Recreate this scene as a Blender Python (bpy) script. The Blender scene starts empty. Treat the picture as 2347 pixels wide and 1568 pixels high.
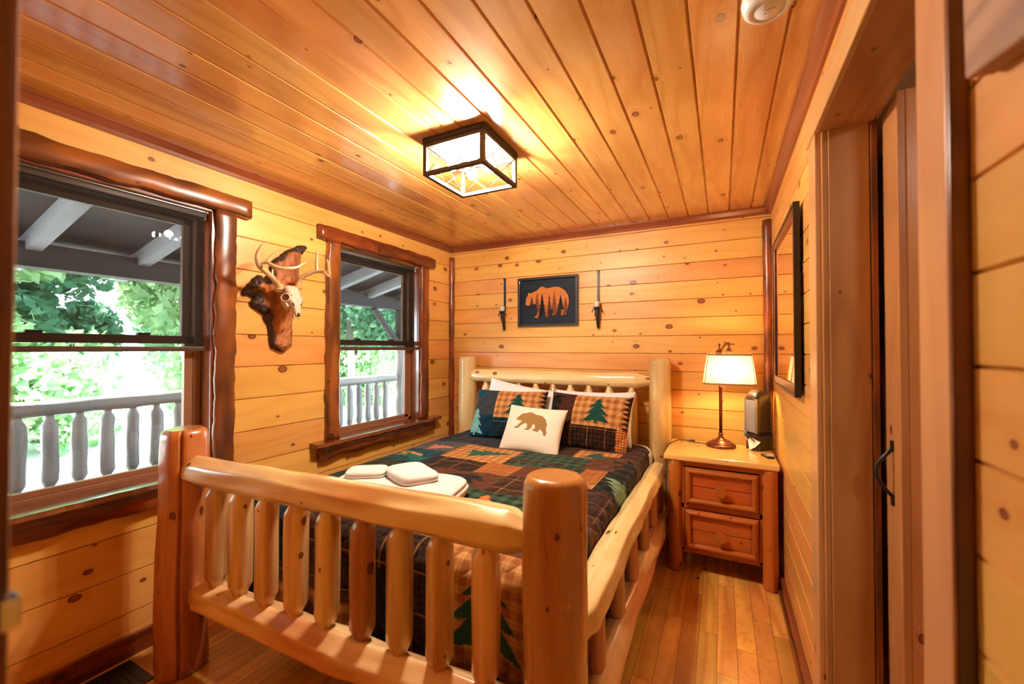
import bpy, math, random
import numpy as np
from mathutils import Vector, Matrix, noise, Euler
random.seed(7)
R = math.radians
sc = bpy.context.scene
COL = sc.collection

# ------------------------------------------------------------------ camera, world, sun, exposure
def cam_setup():
    yaw, pitch, roll = .4697, .015, .0009
    f = Vector((-math.sin(yaw)*math.cos(pitch), math.cos(yaw)*math.cos(pitch), math.sin(pitch)))
    r = Vector((math.cos(yaw), math.sin(yaw), 0)); u = r.cross(f)
    r2 = r*math.cos(roll)+u*math.sin(roll); u2 = u*math.cos(roll)-r*math.sin(roll)
    cd = bpy.data.cameras.new('camera'); cam = bpy.data.objects.new('camera', cd); COL.objects.link(cam)
    m = Matrix((r2, u2, -f)).transposed().to_4x4(); m.translation = (0, 0, 1.4)
    cam.matrix_world = m
    cd.sensor_width = 36; cd.sensor_fit = 'HORIZONTAL'; cd.lens = 949.3/2347*36
    cd.clip_start = .01; cd.clip_end = 300
    cd.dof.use_dof = True; cd.dof.focus_distance = 3.0; cd.dof.aperture_fstop = 2.2
    sc.camera = cam
cam_setup()

sc.view_settings.view_transform = 'Standard'
sc.view_settings.look = 'None'
sc.view_settings.gamma = 1.0
sc.view_settings.use_curve_mapping = False
sc.view_settings.exposure = 0.78
try:
    sc.cycles.use_denoising = True
    sc.cycles.sample_clamp_indirect = 6.0
    sc.cycles.sample_clamp_direct = 0
    sc.cycles.caustics_reflective = False
    sc.cycles.caustics_refractive = False
    sc.cycles.max_bounces = 8
    sc.cycles.diffuse_bounces = 3
    sc.cycles.transparent_max_bounces = 16
    sc.cycles.blur_glossy = 1.0
except Exception:
    pass

SKY_COL = (.72, .9, 1.0); SKY_STR = 9.0
BULB_COL = (1.0, .86, .68); BULB_STR = 760.0
LAMP_COL = (1.0, .62, .26); LAMP_STR = 270.0

w = bpy.data.worlds.new('sky_world'); sc.world = w; w.use_nodes = True
bg = w.node_tree.nodes['Background']
bg.inputs[0].default_value = (*SKY_COL, 1); bg.inputs[1].default_value = SKY_STR

def add_light(name, typ, loc, rot=(0, 0, 0), parent=None, **kw):
    ld = bpy.data.lights.new(name, typ)
    for k, v in kw.items():
        if k == 'portal': ld.cycles.is_portal = v
        else: setattr(ld, k, v)
    o = bpy.data.objects.new(name, ld); COL.objects.link(o); o.location = loc; o.rotation_euler = rot
    if parent: o.parent = parent
    return o
# afternoon sun high over the roof: it strikes the trees and the yard, never the room
add_light('sun', 'SUN', (-8, 0, 12), (R(12), R(-28), 0), energy=55.0, angle=.01, color=(1, .97, .9))

XL, XR, D, H = -2.413, .31, 3.413, 2.40
W1, W2 = .80, 2.48            # window centres along the left wall
for wc in (W1, W2):
    add_light('window_portal', 'AREA', (XL-.16, wc, 1.44), (0, R(-90), 0), energy=1, shape='RECTANGLE', size=1.5, size_y=.95, portal=True)

# ------------------------------------------------------------------ colour + tagging helpers
def S(r, g, b):
    def f(c):
        c /= 255
        return c/12.92 if c <= .04045 else ((c+.055)/1.055)**2.4
    return (f(r), f(g), f(b))

def tag(o, label=None, cat=None, group=None, kind=None):
    if label: o['label'] = label
    if cat: o['category'] = cat
    if group: o['group'] = group
    if kind: o['kind'] = kind
    return o

def thing(name, label, cat, loc=(0, 0, 0), rz=0, group=None):
    o = bpy.data.objects.new(name, None); COL.objects.link(o)
    o.location = loc; o.rotation_euler = (0, 0, rz); o.empty_display_size = .05
    return tag(o, label, cat, group)

# ------------------------------------------------------------------ mesh builder
class MB:
    def __init__(s): s.v = []; s.f = []; s.uv = []; s.sm = []; s.c = []
    def face(s, idx, uvs, sm=False): s.f.append(idx); s.uv.append(uvs); s.sm.append(sm)
    def box(s, a, b, grain='x', off=0.0):
        a = list(a); b = list(b)
        for i in range(3):
            if a[i] > b[i]: a[i], b[i] = b[i], a[i]
        n = len(s.v)
        for z in (a[2], b[2]):
            for y in (a[1], b[1]):
                for x in (a[0], b[0]): s.v.append((x, y, z))
        g = 'xyz'.index(grain)
        for idx, ax in (((0, 2, 3, 1), 2), ((4, 5, 7, 6), 2), ((0, 1, 5, 4), 1), ((2, 6, 7, 3), 1), ((0, 4, 6, 2), 0), ((1, 3, 7, 5), 0)):
            t = [i for i in range(3) if i != ax]
            uvs = []
            for k in idx:
                p = s.v[n+k]
                if g in t:
                    o = [i for i in t if i != g][0]; uvs.append((p[g]+off, p[o]+ax*.37+off))
                else: uvs.append((p[t[0]]*.3+off, p[t[1]]*.6+off))
            s.face([n+k for k in idx], uvs)
        return s
    def tube(s, pts, rad, n=12, caps=True, rf=None, sm=True, ecc=1.0, uo=0.0):
        pts = [Vector(p) for p in pts]; m = len(pts)
        if not hasattr(rad, '__len__'): rad = [rad]*m
        T = []
        for i in range(m):
            d = pts[min(i+1, m-1)]-pts[max(i-1, 0)]; T.append(d.normalized())
        ref = Vector((0, 0, 1)) if abs(T[0].z) < .9 else Vector((0, 1, 0))
        U = (ref-T[0]*ref.dot(T[0])).normalized()
        base = len(s.v); L = 0; Ls = []
        for i in range(m):
            if i:
                U = (U-T[i]*U.dot(T[i])).normalized(); L += (pts[i]-pts[i-1]).length
            Ls.append(L); V = T[i].cross(U)
            for k in range(n):
                th = 2*math.pi*k/n
                r = rad[i]*(rf(th, L) if rf else 1)
                s.v.append(tuple(pts[i]+U*(math.cos(th)*r)+V*(math.sin(th)*r*ecc)))
        ra = max(rad)
        for i in range(m-1):
            for k in range(n):
                k2 = (k+1) % n
                s.face([base+i*n+k, base+i*n+k2, base+(i+1)*n+k2, base+(i+1)*n+k],
                       [(Ls[i]+uo, k*6.283*ra/n+uo), (Ls[i]+uo, (k+1)*6.283*ra/n+uo), (Ls[i+1]+uo, (k+1)*6.283*ra/n+uo), (Ls[i+1]+uo, k*6.283*ra/n+uo)], sm)
        if caps:
            s.face([base+k for k in range(n)][::-1], [(.02*math.cos(k*6.283/n)+uo, .02*math.sin(k*6.283/n)) for k in range(n)])
            s.face([base+(m-1)*n+k for k in range(n)], [(.02*math.cos(k*6.283/n)+uo, .02*math.sin(k*6.283/n)) for k in range(n)])
        return s
    def lathe(s, prof, c=(0, 0, 0), n=32, caps=True, sm=True, sx=1, sy=1):
        base = len(s.v); m = len(prof)
        for r, z in prof:
            for k in range(n):
                th = 2*math.pi*k/n
                s.v.append((c[0]+r*sx*math.cos(th), c[1]+r*sy*math.sin(th), c[2]+z))
        for i in range(m-1):
            for k in range(n):
                k2 = (k+1) % n
                s.face([base+i*n+k, base+i*n+k2, base+(i+1)*n+k2, base+(i+1)*n+k],
                       [(prof[i][1], k/n*.5), (prof[i][1], (k+1)/n*.5), (prof[i+1][1], (k+1)/n*.5), (prof[i+1][1], k/n*.5)], sm)
        if caps:
            s.face([base+k for k in range(n)][::-1], [(s.v[base+k][0], s.v[base+k][1]) for k in range(n)][::-1])
            s.face([base+(m-1)*n+k for k in range(n)], [(s.v[base+(m-1)*n+k][0], s.v[base+(m-1)*n+k][1]) for k in range(n)])
        return s
    def prism(s, poly, a, b, ax='y', sm=False):
        """polygon in the plane normal to ax, from coordinate a to b"""
        n = len(poly); base = len(s.v); i = 'xyz'.index(ax)
        for c in (a, b):
            for p in poly:
                q = list(p); q.insert(i, c); s.v.append(tuple(q))
        s.face([base+k for k in range(n)], [tuple(p) for p in poly]); s.face([base+n+k for k in range(n)][::-1], [tuple(p) for p in poly][::-1])
        for k in range(n):
            k2 = (k+1) % n
            s.face([base+k2, base+k, base+n+k, base+n+k2], [poly[k2], poly[k], (poly[k][0]+.01, poly[k][1]+.01), (poly[k2][0]+.01, poly[k2][1]+.01)], sm)
        return s
    def build(s, name, mat, parent=None, bevel=0, fix=True, local=None):
        me = bpy.data.meshes.new(name)
        vs = s.v
        if local is not None: vs = [tuple(Vector(v)-Vector(local)) for v in vs]
        me.from_pydata(vs, [], s.f)
        ul = me.uv_layers.new(name='UVMap')
        flat = [c for fu in s.uv for p in fu for c in p]
        ul.data.foreach_set('uv', flat)
        me.polygons.foreach_set('use_smooth', s.sm)
        if mat: me.materials.append(mat)
        me.update()
        if fix:
            import bmesh
            bm = bmesh.new(); bm.from_mesh(me); bmesh.ops.recalc_face_normals(bm, faces=bm.faces); bm.to_mesh(me); bm.free()
        o = bpy.data.objects.new(name, me); COL.objects.link(o)
        if local is not None: o.location = local
        if parent: o.parent = parent
        if bevel:
            md = o.modifiers.new('bevel', 'BEVEL'); md.width = bevel; md.segments = 2; md.limit_method = 'ANGLE'; md.angle_limit = R(40)
        return o

def struct(o): o['kind'] = 'structure'; return o

# ------------------------------------------------------------------ materials
class NT:
    def __init__(s, name):
        s.m = bpy.data.materials.new(name); s.m.use_nodes = True; s.t = s.m.node_tree; s.n = s.t.nodes; s.n.clear()
        s.out = s.n.new('ShaderNodeOutputMaterial'); s.b = s.n.new('ShaderNodeBsdfPrincipled'); s.link(s.b.outputs[0], s.out.inputs[0])
    def link(s, a, b): s.t.links.new(a, b)
    def put(s, v, sock):
        if v is None: return
        if hasattr(v, 'links') or hasattr(v, 'is_linked'): s.link(v, sock)
        elif hasattr(v, '__len__') and len(v) == 3 and sock.type == 'RGBA': sock.default_value = (*v, 1)
        else: sock.default_value = v
    def math(s, op, a, b=None, c=None, clamp=False):
        n = s.n.new('ShaderNodeMath'); n.operation = op; n.use_clamp = clamp
        for i, v in enumerate((a, b, c)):
            if v is not None: s.put(v, n.inputs[i])
        return n.outputs[0]
    def mix(s, f, a, b, mode='MIX'):
        n = s.n.new('ShaderNodeMix'); n.data_type = 'RGBA'; n.blend_type = mode
        s.put(f, n.inputs[0]); s.put(a, n.inputs[6]); s.put(b, n.inputs[7]); return n.outputs[2]
    def comb(s, x, y, z=0.0):
        n = s.n.new('ShaderNodeCombineXYZ')
        for i, v in enumerate((x, y, z)): s.put(v, n.inputs[i])
        return n.outputs[0]
    def noise(s, vec, scale=1, detail=2, rough=.5, dist=0, dim='3D'):
        n = s.n.new('ShaderNodeTexNoise'); n.noise_dimensions = dim; s.put(vec, n.inputs['Vector'])
        n.inputs['Scale'].default_value = scale; n.inputs['Detail'].default_value = detail; n.inputs['Roughness'].default_value = rough
        n.inputs['Distortion'].default_value = dist
        return n.outputs[0]
    def smooth(s, v, a, b, lo=0, hi=1):
        n = s.n.new('ShaderNodeMapRange'); n.interpolation_type = 'SMOOTHSTEP'
        s.put(v, n.inputs[0]); s.put(a, n.inputs[1]); s.put(b, n.inputs[2]); n.inputs[3].default_value = lo; n.inputs[4].default_value = hi
        return n.outputs[0]
    def white(s, x, y=0.0, z=0.0):
        n = s.n.new('ShaderNodeTexWhiteNoise'); n.noise_dimensions = '3D'; s.link(s.comb(x, y, z), n.inputs[0]); return n.outputs[0]
    def uv(s):
        n = s.n.new('ShaderNodeUVMap'); n.uv_map = 'UVMap'
        sp = s.n.new('ShaderNodeSeparateXYZ'); s.link(n.outputs[0], sp.inputs[0]); return sp.outputs[0], sp.outputs[1]
    def bump(s, h, strength=.2, dist=.005):
        n = s.n.new('ShaderNodeBump'); n.inputs['Strength'].default_value = strength; n.inputs['Distance'].default_value = dist
        s.link(h, n.inputs['Height']); s.link(n.outputs[0], s.b.inputs['Normal'])
    def set(s, **k):
        for a, v in k.items():
            s.put(v, s.b.inputs[{'col': 'Base Color', 'rough': 'Roughness', 'metal': 'Metallic', 'coat': 'Coat Weight', 'coatr': 'Coat Roughness', 'spec': 'Specular IOR Level', 'trans': 'Transmission Weight', 'emc': 'Emission Color', 'ems': 'Emission Strength', 'alpha': 'Alpha', 'sheen': 'Sheen Weight', 'sub': 'Subsurface Weight'}[a]])
        return s

def plain(name, col, rough=.5, metal=0, coat=0, noise_amt=.08, nscale=40, bump=0, spec=.5):
    t = NT(name); tc = t.n.new('ShaderNodeTexCoord')
    nz = t.noise(tc.outputs['Object'], nscale, 3)
    c = t.mix(nz, tuple(x*(1-noise_amt) for x in col), tuple(min(1, x*(1+noise_amt)) for x in col))
    t.set(col=c, rough=rough, metal=metal, coat=coat, spec=spec)
    if bump: t.bump(nz, bump, .003)
    return t.m

def emis(name, col, st):
    t = NT(name); t.set(col=(.9, .9, .9), emc=col, ems=st); return t.m

def wood(name, light, dark, knot=S(92, 36, 10), board=None, boff=0.0, plank=None, var=.14, kd=.5, ksc=5.0, kr=.016, rough=.35, coat=.25,
         blotch=.35, bdark=None, bscale=(1.2, 5), ring=.45, rfreq=55, line=0, seed=0.0, fine=.25, bump=.12, fig=0.0, cr=.2):
    """grain runs along U; U and V are metres"""
    t = NT(name); u, v = t.uv()
    oi = t.n.new('ShaderNodeObjectInfo')
    if board:
        vb = t.math('DIVIDE', t.math('SUBTRACT', v, boff), board); bi = t.math('FLOOR', vb)
        if plank:
            sh = t.math('MULTIPLY', t.white(bi, seed+3.3), 7.0)
            pu = t.math('ADD', t.math('DIVIDE', u, plank), sh); bj = t.math('FLOOR', pu)
        else: bj = 0.0
        rnd = t.white(bi, bj, seed); rnd2 = t.white(bi, bj, seed+9.1)
    else:
        rnd = t.white(oi.outputs['Random'], seed); rnd2 = t.white(oi.outputs['Random'], seed+5.5)
    uo = t.math('MULTIPLY_ADD', rnd, 31.0, u); vo = t.math('MULTIPLY_ADD', rnd2, 17.0, v)
    # knots
    vor = t.n.new('ShaderNodeTexVoronoi'); vor.voronoi_dimensions = '2D'; vor.inputs['Scale'].default_value = 1.0
    vor.inputs['Randomness'].default_value = .9
    ko = t.math('MULTIPLY', t.math('SUBTRACT', t.noise(t.comb(t.math('MULTIPLY', u, 60.0), t.math('MULTIPLY', v, 60.0)), 1, 2), .5), .004)
    t.link(t.comb(t.math('MULTIPLY', t.math('ADD', uo, ko), ksc*.8), t.math('MULTIPLY', t.math('ADD', vo, ko), ksc*1.15)), vor.inputs['Vector'])
    sp = t.n.new('ShaderNodeSeparateXYZ'); t.link(vor.outputs['Color'], sp.inputs[0])
    d = t.math('DIVIDE', vor.outputs['Distance'], ksc)
    has = t.math('LESS_THAN', sp.outputs[0], kd)
    kr_ = t.math('MULTIPLY_ADD', t.math('POWER', sp.outputs[1], 3.0), kr, kr*.28)
    kn = t.math('MULTIPLY', t.smooth(d, t.math('MULTIPLY', kr_, 1.25), t.math('MULTIPLY', kr_, .85)), has)
    ringk = t.math('MULTIPLY', t.math('MULTIPLY', t.smooth(d, t.math('MULTIPLY', kr_, .55), t.math('MULTIPLY', kr_, .95)), kn), 1.0)
    halo = t.math('MULTIPLY', t.math('POWER', t.smooth(d, t.math('MULTIPLY', kr_, 4.0), kr_), 2.0), has)
    # growth rings
    warp = t.noise(t.comb(t.math('MULTIPLY', uo, .9), t.math('MULTIPLY', vo, 5.5)), 1, 1.5, .5)
    ph = t.math('MULTIPLY_ADD', warp, 26.0, t.math('MULTIPLY', vo, float(rfreq)))
    ph = t.math('MULTIPLY_ADD', halo, 9.0, ph)
    rg = t.math('POWER', t.math('MULTIPLY_ADD', t.math('SINE', ph), .5, .5), 3.0)
    fn = t.noise(t.comb(t.math('MULTIPLY', uo, 5.0), t.math('MULTIPLY', vo, 230.0)), 1, 2)
    bl = t.noise(t.comb(t.math('MULTIPLY', uo, bscale[0]), t.math('MULTIPLY', vo, bscale[1])), 1, 2)
    bl = t.smooth(bl, .38, .68)
    c = t.mix(t.math('MULTIPLY', rg, ring), light, dark)
    c = t.mix(t.math('MULTIPLY', fn, fine), c, dark)
    c = t.mix(t.math('MULTIPLY', bl, blotch), c, bdark if bdark else dark)
    if fig:
        fg = t.noise(t.comb(t.math('MULTIPLY', uo, 14.0), t.math('MULTIPLY', vo, 20.0)), 1, 3, .6, 1.5)
        c = t.mix(t.math('MULTIPLY', t.smooth(fg, .45, .75), fig), c, dark)
    c = t.mix(t.math('MULTIPLY', halo, .28), c, dark)
    c = t.mix(t.math('MULTIPLY', kn, .85), c, (knot[0]*1.9, knot[1]*1.9, knot[2]*1.0))
    c = t.mix(ringk, c, knot)
    br = t.math('MULTIPLY_ADD', rnd, 2*var, 1-var)
    hs = t.n.new('ShaderNodeHueSaturation'); t.link(c, hs.inputs['Color']); t.link(br, hs.inputs['Value'])
    t.link(t.math('MULTIPLY_ADD', rnd2, .02, .49), hs.inputs['Hue'])
    c = hs.outputs[0]
    if line:
        fr = t.math('FRACT', vb); e = t.math('MINIMUM', fr, t.math('SUBTRACT', 1.0, fr)); e = t.math('MULTIPLY', e, board)
        g = t.smooth(e, line, line*.3)
        if plank:
            fr2 = t.math('FRACT', pu); e2 = t.math('MULTIPLY', t.math('MINIMUM', fr2, t.math('SUBTRACT', 1.0, fr2)), plank)
            g = t.math('MAXIMUM', g, t.smooth(e2, line, line*.3))
        c = t.mix(t.math('MULTIPLY', g, .75), c, tuple(x*.15 for x in dark))
    t.set(col=c, rough=t.math('MULTIPLY_ADD', fn, .12, rough-.05), coat=coat, coatr=cr)
    if bump: t.bump(t.math('MULTIPLY_ADD', rg, .4, fn), bump, .002)
    return t.m

PINE_L, PINE_D = (.86, .47, .13), (.64, .24, .033)
M = {}
M['wall_l'] = wood('pine_siding', PINE_L, PINE_D, cr=.4, board=.1836, boff=2.028 % .1836, kd=.55, ksc=5.0, kr=.02, seed=1, var=.08, ring=.28, blotch=.3, coat=.25)
M['wall_b'] = wood('pine_boards', PINE_L, PINE_D, cr=.4, board=.1387, boff=2.331 % .1387, kd=.7, ksc=6.0, kr=.016, seed=2, var=.09, ring=.3, blotch=.3, rough=.4, coat=.25)
M['wall_r'] = wood('pine_boards_right', PINE_L, PINE_D, board=.129, boff=1.375 % .129, kd=.45, ksc=5.0, kr=.018, seed=3, var=.08, ring=.3, blotch=.25)
M['ceil'] = wood('pine_ceiling', (.82, .45, .145), (.54, .20, .035), board=.1369, boff=.187 % .1369, kd=.65, ksc=4.8, kr=.015, seed=4, var=.12, ring=.4, rough=.25, coat=1.0, cr=.13, blotch=.3)
M['floor'] = wood('hickory_floor', (.90, .45, .095), (.42, .13, .02), board=.0811, boff=.052 % .0811, plank=.75, kd=.12, ksc=3.0, kr=.012, seed=5, var=.24, ring=.4, rfreq=75, line=.0018, rough=.24, coat=.5, blotch=.5, fig=.35)
M['stain'] = wood('dark_stained_wood', (.34, .085, .015), (.09, .018, .005), bdark=(.045, .010, .004), knot=(.03, .008, .003), kd=.4, ksc=7, kr=.012, seed=6, ring=.6, rough=.3, coat=.4, blotch=.8, bscale=(3.5, 14), var=.12)
M['stain_gloss'] = wood('varnished_sill_wood', (.26, .06, .014), (.09, .02, .006), knot=(.03, .008, .003), kd=.3, ksc=7, kr=.01, seed=26, ring=.5, rough=.25, coat=1.0, cr=.12, blotch=.5, bscale=(2.5, 9), var=.08)
M['stain2'] = wood('mid_stained_wood', (.56, .27, .10), (.34, .13, .04), knot=(.08, .02, .008), kd=.3, ksc=4, kr=.016, seed=7, ring=.5, rough=.35, coat=.25, blotch=.5, var=.06)
M['crown'] = wood('stained_crown', (.30, .085, .022), (.15, .035, .01), knot=(.05, .012, .005), kd=.5, ksc=6, kr=.01, seed=8, ring=.4, rough=.3, coat=.5, blotch=.5, var=.06)
M['casing'] = wood('casing_wood', (.70, .38, .17), (.50, .23, .09), kd=.3, ksc=4, kr=.01, seed=9, ring=.3, var=.05, rough=.35)
M['doorw'] = wood('door_wood', (.68, .34, .11), (.44, .17, .045), kd=.3, ksc=4, kr=.012, seed=10, ring=.4, var=.12, rough=.32, coat=.35)
LOGK = dict(knot=S(70, 30, 10), kd=.3, ksc=7.5, kr=.013, rough=.26, coat=.55, var=.08)
M['log'] = wood('peeled_log', (.88, .64, .31), (.72, .40, .14), bdark=(.55, .20, .045), blotch=.8, bscale=(1.8, 7), seed=11, ring=.2, **LOGK)
M['log_pale'] = wood('pale_log', (.86, .66, .33), (.72, .44, .17), bdark=(.62, .30, .09), blotch=.35, bscale=(2, 8), seed=12, ring=.2, **LOGK)
M['log_post'] = wood('two_tone_cedar_post', (.54, .19, .045), (.36, .10, .02), bdark=(.74, .42, .15), blotch=.28, bscale=(.25, 5.0), seed=21, ring=.35, **LOGK)
M['log_red'] = wood('red_cedar_log', (.56, .22, .06), (.36, .10, .02), bdark=(.26, .06, .012), blotch=.6, bscale=(.8, 9), seed=13, ring=.3, **LOGK)
M['spindle'] = wood('spindle_wood', (.86, .60, .28), (.66, .34, .11), bdark=(.42, .13, .03), blotch=.8, bscale=(1.2, 16), seed=14, ring=.25, knot=S(80, 35, 12), kd=.35, ksc=9, kr=.01, rough=.26, coat=.55, var=.2)
M['ns_top'] = wood('golden_top', (.84, .52, .16), (.68, .34, .07), seed=15, kd=.4, ksc=6, kr=.01, ring=.25, rough=.22, coat=.7, board=.11)
M['ns'] = wood('cedar_nightstand', (.52, .14, .022), (.32, .065, .009), seed=16, kd=.5, ksc=8, kr=.011, ring=.3, rough=.3, coat=.4, knot=(.06, .014, .005))
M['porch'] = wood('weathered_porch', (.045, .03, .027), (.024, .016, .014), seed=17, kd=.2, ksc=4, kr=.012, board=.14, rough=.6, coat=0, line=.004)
M['porch_log'] = wood('porch_log', (.10, .085, .08), (.055, .045, .04), seed=18, kd=.3, ksc=5, kr=.012, rough=.6, coat=0)
M['rafter'] = wood('bounce_lit_rafter', (.5, .48, .52), (.4, .38, .4), seed=19, kd=.2, ksc=5, kr=.01, rough=.6, coat=0)  # paler than the roof boards: bounced light put into the colour
M['sash'] = plain('brown_vinyl', (.30, .14, .075), .4)
M['sash_dark'] = plain('dark_sash', (.075, .04, .03), .4)
M['black'] = plain('black_iron', (.012, .012, .013), .4, bump=.1)
M['blackgloss'] = plain('black_frame', (.012, .009, .008), .3)
M['alu'] = plain('aluminium_rail', (.62, .64, .66), .22, 1)
M['shade_tube'] = plain('shade_roller', (.10, .085, .08), .6)
M['white'] = plain('white_plastic', (.80, .80, .80), .35)
M['chrome'] = plain('chrome', (.8, .8, .8), .1, 1)
M['bronze'] = plain('oil_rubbed_bronze', (.22, .075, .04), .32, .9, nscale=15, noise_amt=.4)
M['gunmetal'] = plain('dark_fixture_metal', (.035, .022, .017), .5, .2)
M['wire'] = plain('cage_wire', (.05, .045, .04), .4, .5)
M['cord'] = plain('black_cord', (.015, .013, .012), .45)
M['white_cloth'] = plain('white_cotton', (.80, .79, .80), .85, bump=.25, nscale=300, noise_amt=.03, spec=.2)
M['towel'] = plain('terry_cloth', (.83, .76, .72), .95, bump=1.0, nscale=420, noise_amt=.08, spec=.1)
M['candle'] = plain('candle_wax', (.85, .80, .75), .5)
M['paper'] = plain('paper_tag', (.86, .74, .62), .7)
M['bone'] = plain('bleached_bone', (.66, .50, .38), .6, bump=.2, nscale=60, noise_amt=.12)
M['hollow_shade'] = plain('painted_hollow_shade', (.10, .035, .015), .9)

def antler_mat():
    t = NT('antler'); tc = t.n.new('ShaderNodeTexCoord'); nz = t.noise(tc.outputs['Object'], 160, 4, .6)
    n2 = t.noise(tc.outputs['Object'], 9, 2)
    c = t.mix(t.smooth(n2, .35, .65), (.80, .60, .38), (.62, .38, .17)); c = t.mix(t.math('MULTIPLY', t.smooth(nz, .5, .7), .5), c, (.35, .17, .06))
    t.set(col=c, rough=.45, coat=.2); t.bump(nz, .35, .004); return t.m
M['antler'] = antler_mat()

def glass_mat():
    t = NT('window_glass'); tr = t.n.new('ShaderNodeBsdfTransparent'); gl = t.n.new('ShaderNodeBsdfGlossy'); gl.inputs['Roughness'].default_value = .02
    mx = t.n.new('ShaderNodeMixShader'); mx.inputs[0].default_value = .05; tr.inputs[0].default_value = (.95, .98, .98, 1)
    t.link(tr.outputs[0], mx.inputs[1]); t.link(gl.outputs[0], mx.inputs[2]); t.link(mx.outputs[0], t.out.inputs[0]); return t.m
M['glass'] = glass_mat()
def screen_mat():
    t = NT('solar_screen'); u, v = t.uv()
    wv = t.math('MULTIPLY', t.math('MULTIPLY_ADD', t.math('SINE', t.math('MULTIPLY', u, 2400.0)), .5, .5), t.math('MULTIPLY_ADD', t.math('SINE', t.math('MULTIPLY', v, 2400.0)), .5, .5))
    tr = t.n.new('ShaderNodeBsdfTransparent'); tr.inputs[0].default_value = (1, 1, 1, 1)
    t.set(col=t.mix(wv, (.012, .010, .011), (.032, .028, .03)), rough=.8, spec=.2)
    mx = t.n.new('ShaderNodeMixShader'); mx.inputs[0].default_value = .76
    t.link(tr.outputs[0], mx.inputs[1]); t.link(t.b.outputs[0], mx.inputs[2]); t.link(mx.outputs[0], t.out.inputs[0]); return t.m
M['screen'] = screen_mat()
def mirror_mat():
    t = NT('mirror_glass'); t.set(col=(.86, .80, .76), rough=.02, metal=1.0); return t.m
M['mirror'] = mirror_mat()
def shade_mat():
    t = NT('linen_lampshade'); tc = t.n.new('ShaderNodeTexCoord'); nz = t.noise(tc.outputs['Object'], 220, 3, .7)
    c = t.mix(nz, (.40, .36, .31), (.31, .27, .22))
    df = t.n.new('ShaderNodeBsdfDiffuse'); tl = t.n.new('ShaderNodeBsdfTranslucent'); t.link(c, df.inputs[0]); t.link(c, tl.inputs[0])
    mx = t.n.new('ShaderNodeMixShader'); mx.inputs[0].default_value = .55; t.link(df.outputs[0], mx.inputs[1]); t.link(tl.outputs[0], mx.inputs[2]); t.link(mx.outputs[0], t.out.inputs[0]); return t.m
M['shade'] = shade_mat()
M['shade_trim'] = plain('shade_ribbon', (.42, .24, .12), .7)
def cloth_col(name, quilt=.6, qs=9.0, rough=.9, tex=500):
    t = NT(name); a = t.n.new('ShaderNodeVertexColor'); a.layer_name = 'Col'
    u, v = t.uv(); vec = t.comb(u, v)
    t.set(col=a.outputs[0], rough=rough, spec=.15, sheen=.06)
    if quilt:
        # curving stitched channels: distance to a warped lattice
        wx = t.math('MULTIPLY_ADD', t.math('SINE', t.math('MULTIPLY', v, qs*6.283)), .022, u)
        wy = t.math('MULTIPLY_ADD', t.math('SINE', t.math('MULTIPLY', u, qs*6.283)), .022, v)
        a1 = t.math('ABSOLUTE', t.math('SINE', t.math('MULTIPLY', wx, qs*3.1416))); a2 = t.math('ABSOLUTE', t.math('SINE', t.math('MULTIPLY', wy, qs*3.1416)))
        h = t.math('POWER', t.math('MULTIPLY', a1, a2), .4)
        t.bump(h, quilt, .02)
    else:
        t.bump(t.noise(vec, tex, 2), .15, .002)
    return t.m
M['quilt'] = cloth_col('quilted_patchwork')
M['cushion'] = cloth_col('printed_cotton', 0)
M['painted'] = cloth_col('painted_panel', 0, rough=.5)

# ------------------------------------------------------------------ board walls
def rect_sub(r, holes):
    out = [r]
    for h in holes:
        nx = []
        for (u0, u1, v0, v1) in out:
            a0, a1, b0, b1 = max(u0, h[0]), min(u1, h[1]), max(v0, h[2]), min(v1, h[3])
            if a0 >= a1 or b0 >= b1: nx.append((u0, u1, v0, v1)); continue
            if u0 < a0: nx.append((u0, a0, v0, v1))
            if a1 < u1: nx.append((a1, u1, v0, v1))
            if v0 < b0: nx.append((a0, a1, v0, b0))
            if b1 < v1: nx.append((a0, a1, b1, v1))
        out = nx
    return out

def board_wall(name, mat, P, n, u0, u1, v0, v1, b, off, holes=(), thick=.12, ch=.0035, cd=.010):
    """P(u,v,w): point on the wall, w = depth behind the face; boards run along u, stacked in v"""
    mb = MB()
    def quad(pts):
        base = len(mb.v)
        for (u, v, w_) in pts: mb.v.append(P(u, v, w_))
        mb.face([base, base+1, base+2, base+3], [(p[0], p[1]) for p in pts])
    k = math.floor((v0-off)/b)
    while off+k*b < v1:
        z0, z1 = max(v0, off+k*b), min(v1, off+(k+1)*b)
        for (a, c, e, f) in rect_sub((u0, u1, z0, z1), holes):
            lo = ch if abs(e-(off+k*b)) < 1e-6 else 0; hi = ch if abs(f-(off+(k+1)*b)) < 1e-6 else 0
            quad([(a, e+lo, 0), (c, e+lo, 0), (c, f-hi, 0), (a, f-hi, 0)])
            if lo: quad([(a, e+1e-5, cd), (c, e+1e-5, cd), (c, e+lo, 0), (a, e+lo, 0)])
            if hi: quad([(a, f-hi, 0), (c, f-hi, 0), (c, f-1e-5, cd), (a, f-1e-5, cd)])
        k += 1
    for (a, c, e, f) in rect_sub((u0, u1, v0, v1), holes):
        pts = [(a, e), (c, e), (c, f), (a, f)]
        quad([(p[0], p[1], cd+.001) for p in pts]); quad([(p[0], p[1], thick) for p in pts][::-1])
        for i in range(4):
            p, q = pts[i], pts[(i+1) % 4]; quad([(p[0], p[1], 0), (q[0], q[1], 0), (q[0], q[1], thick), (p[0], p[1], thick)])
    return struct(mb.build(name, mat, fix=False))

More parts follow.
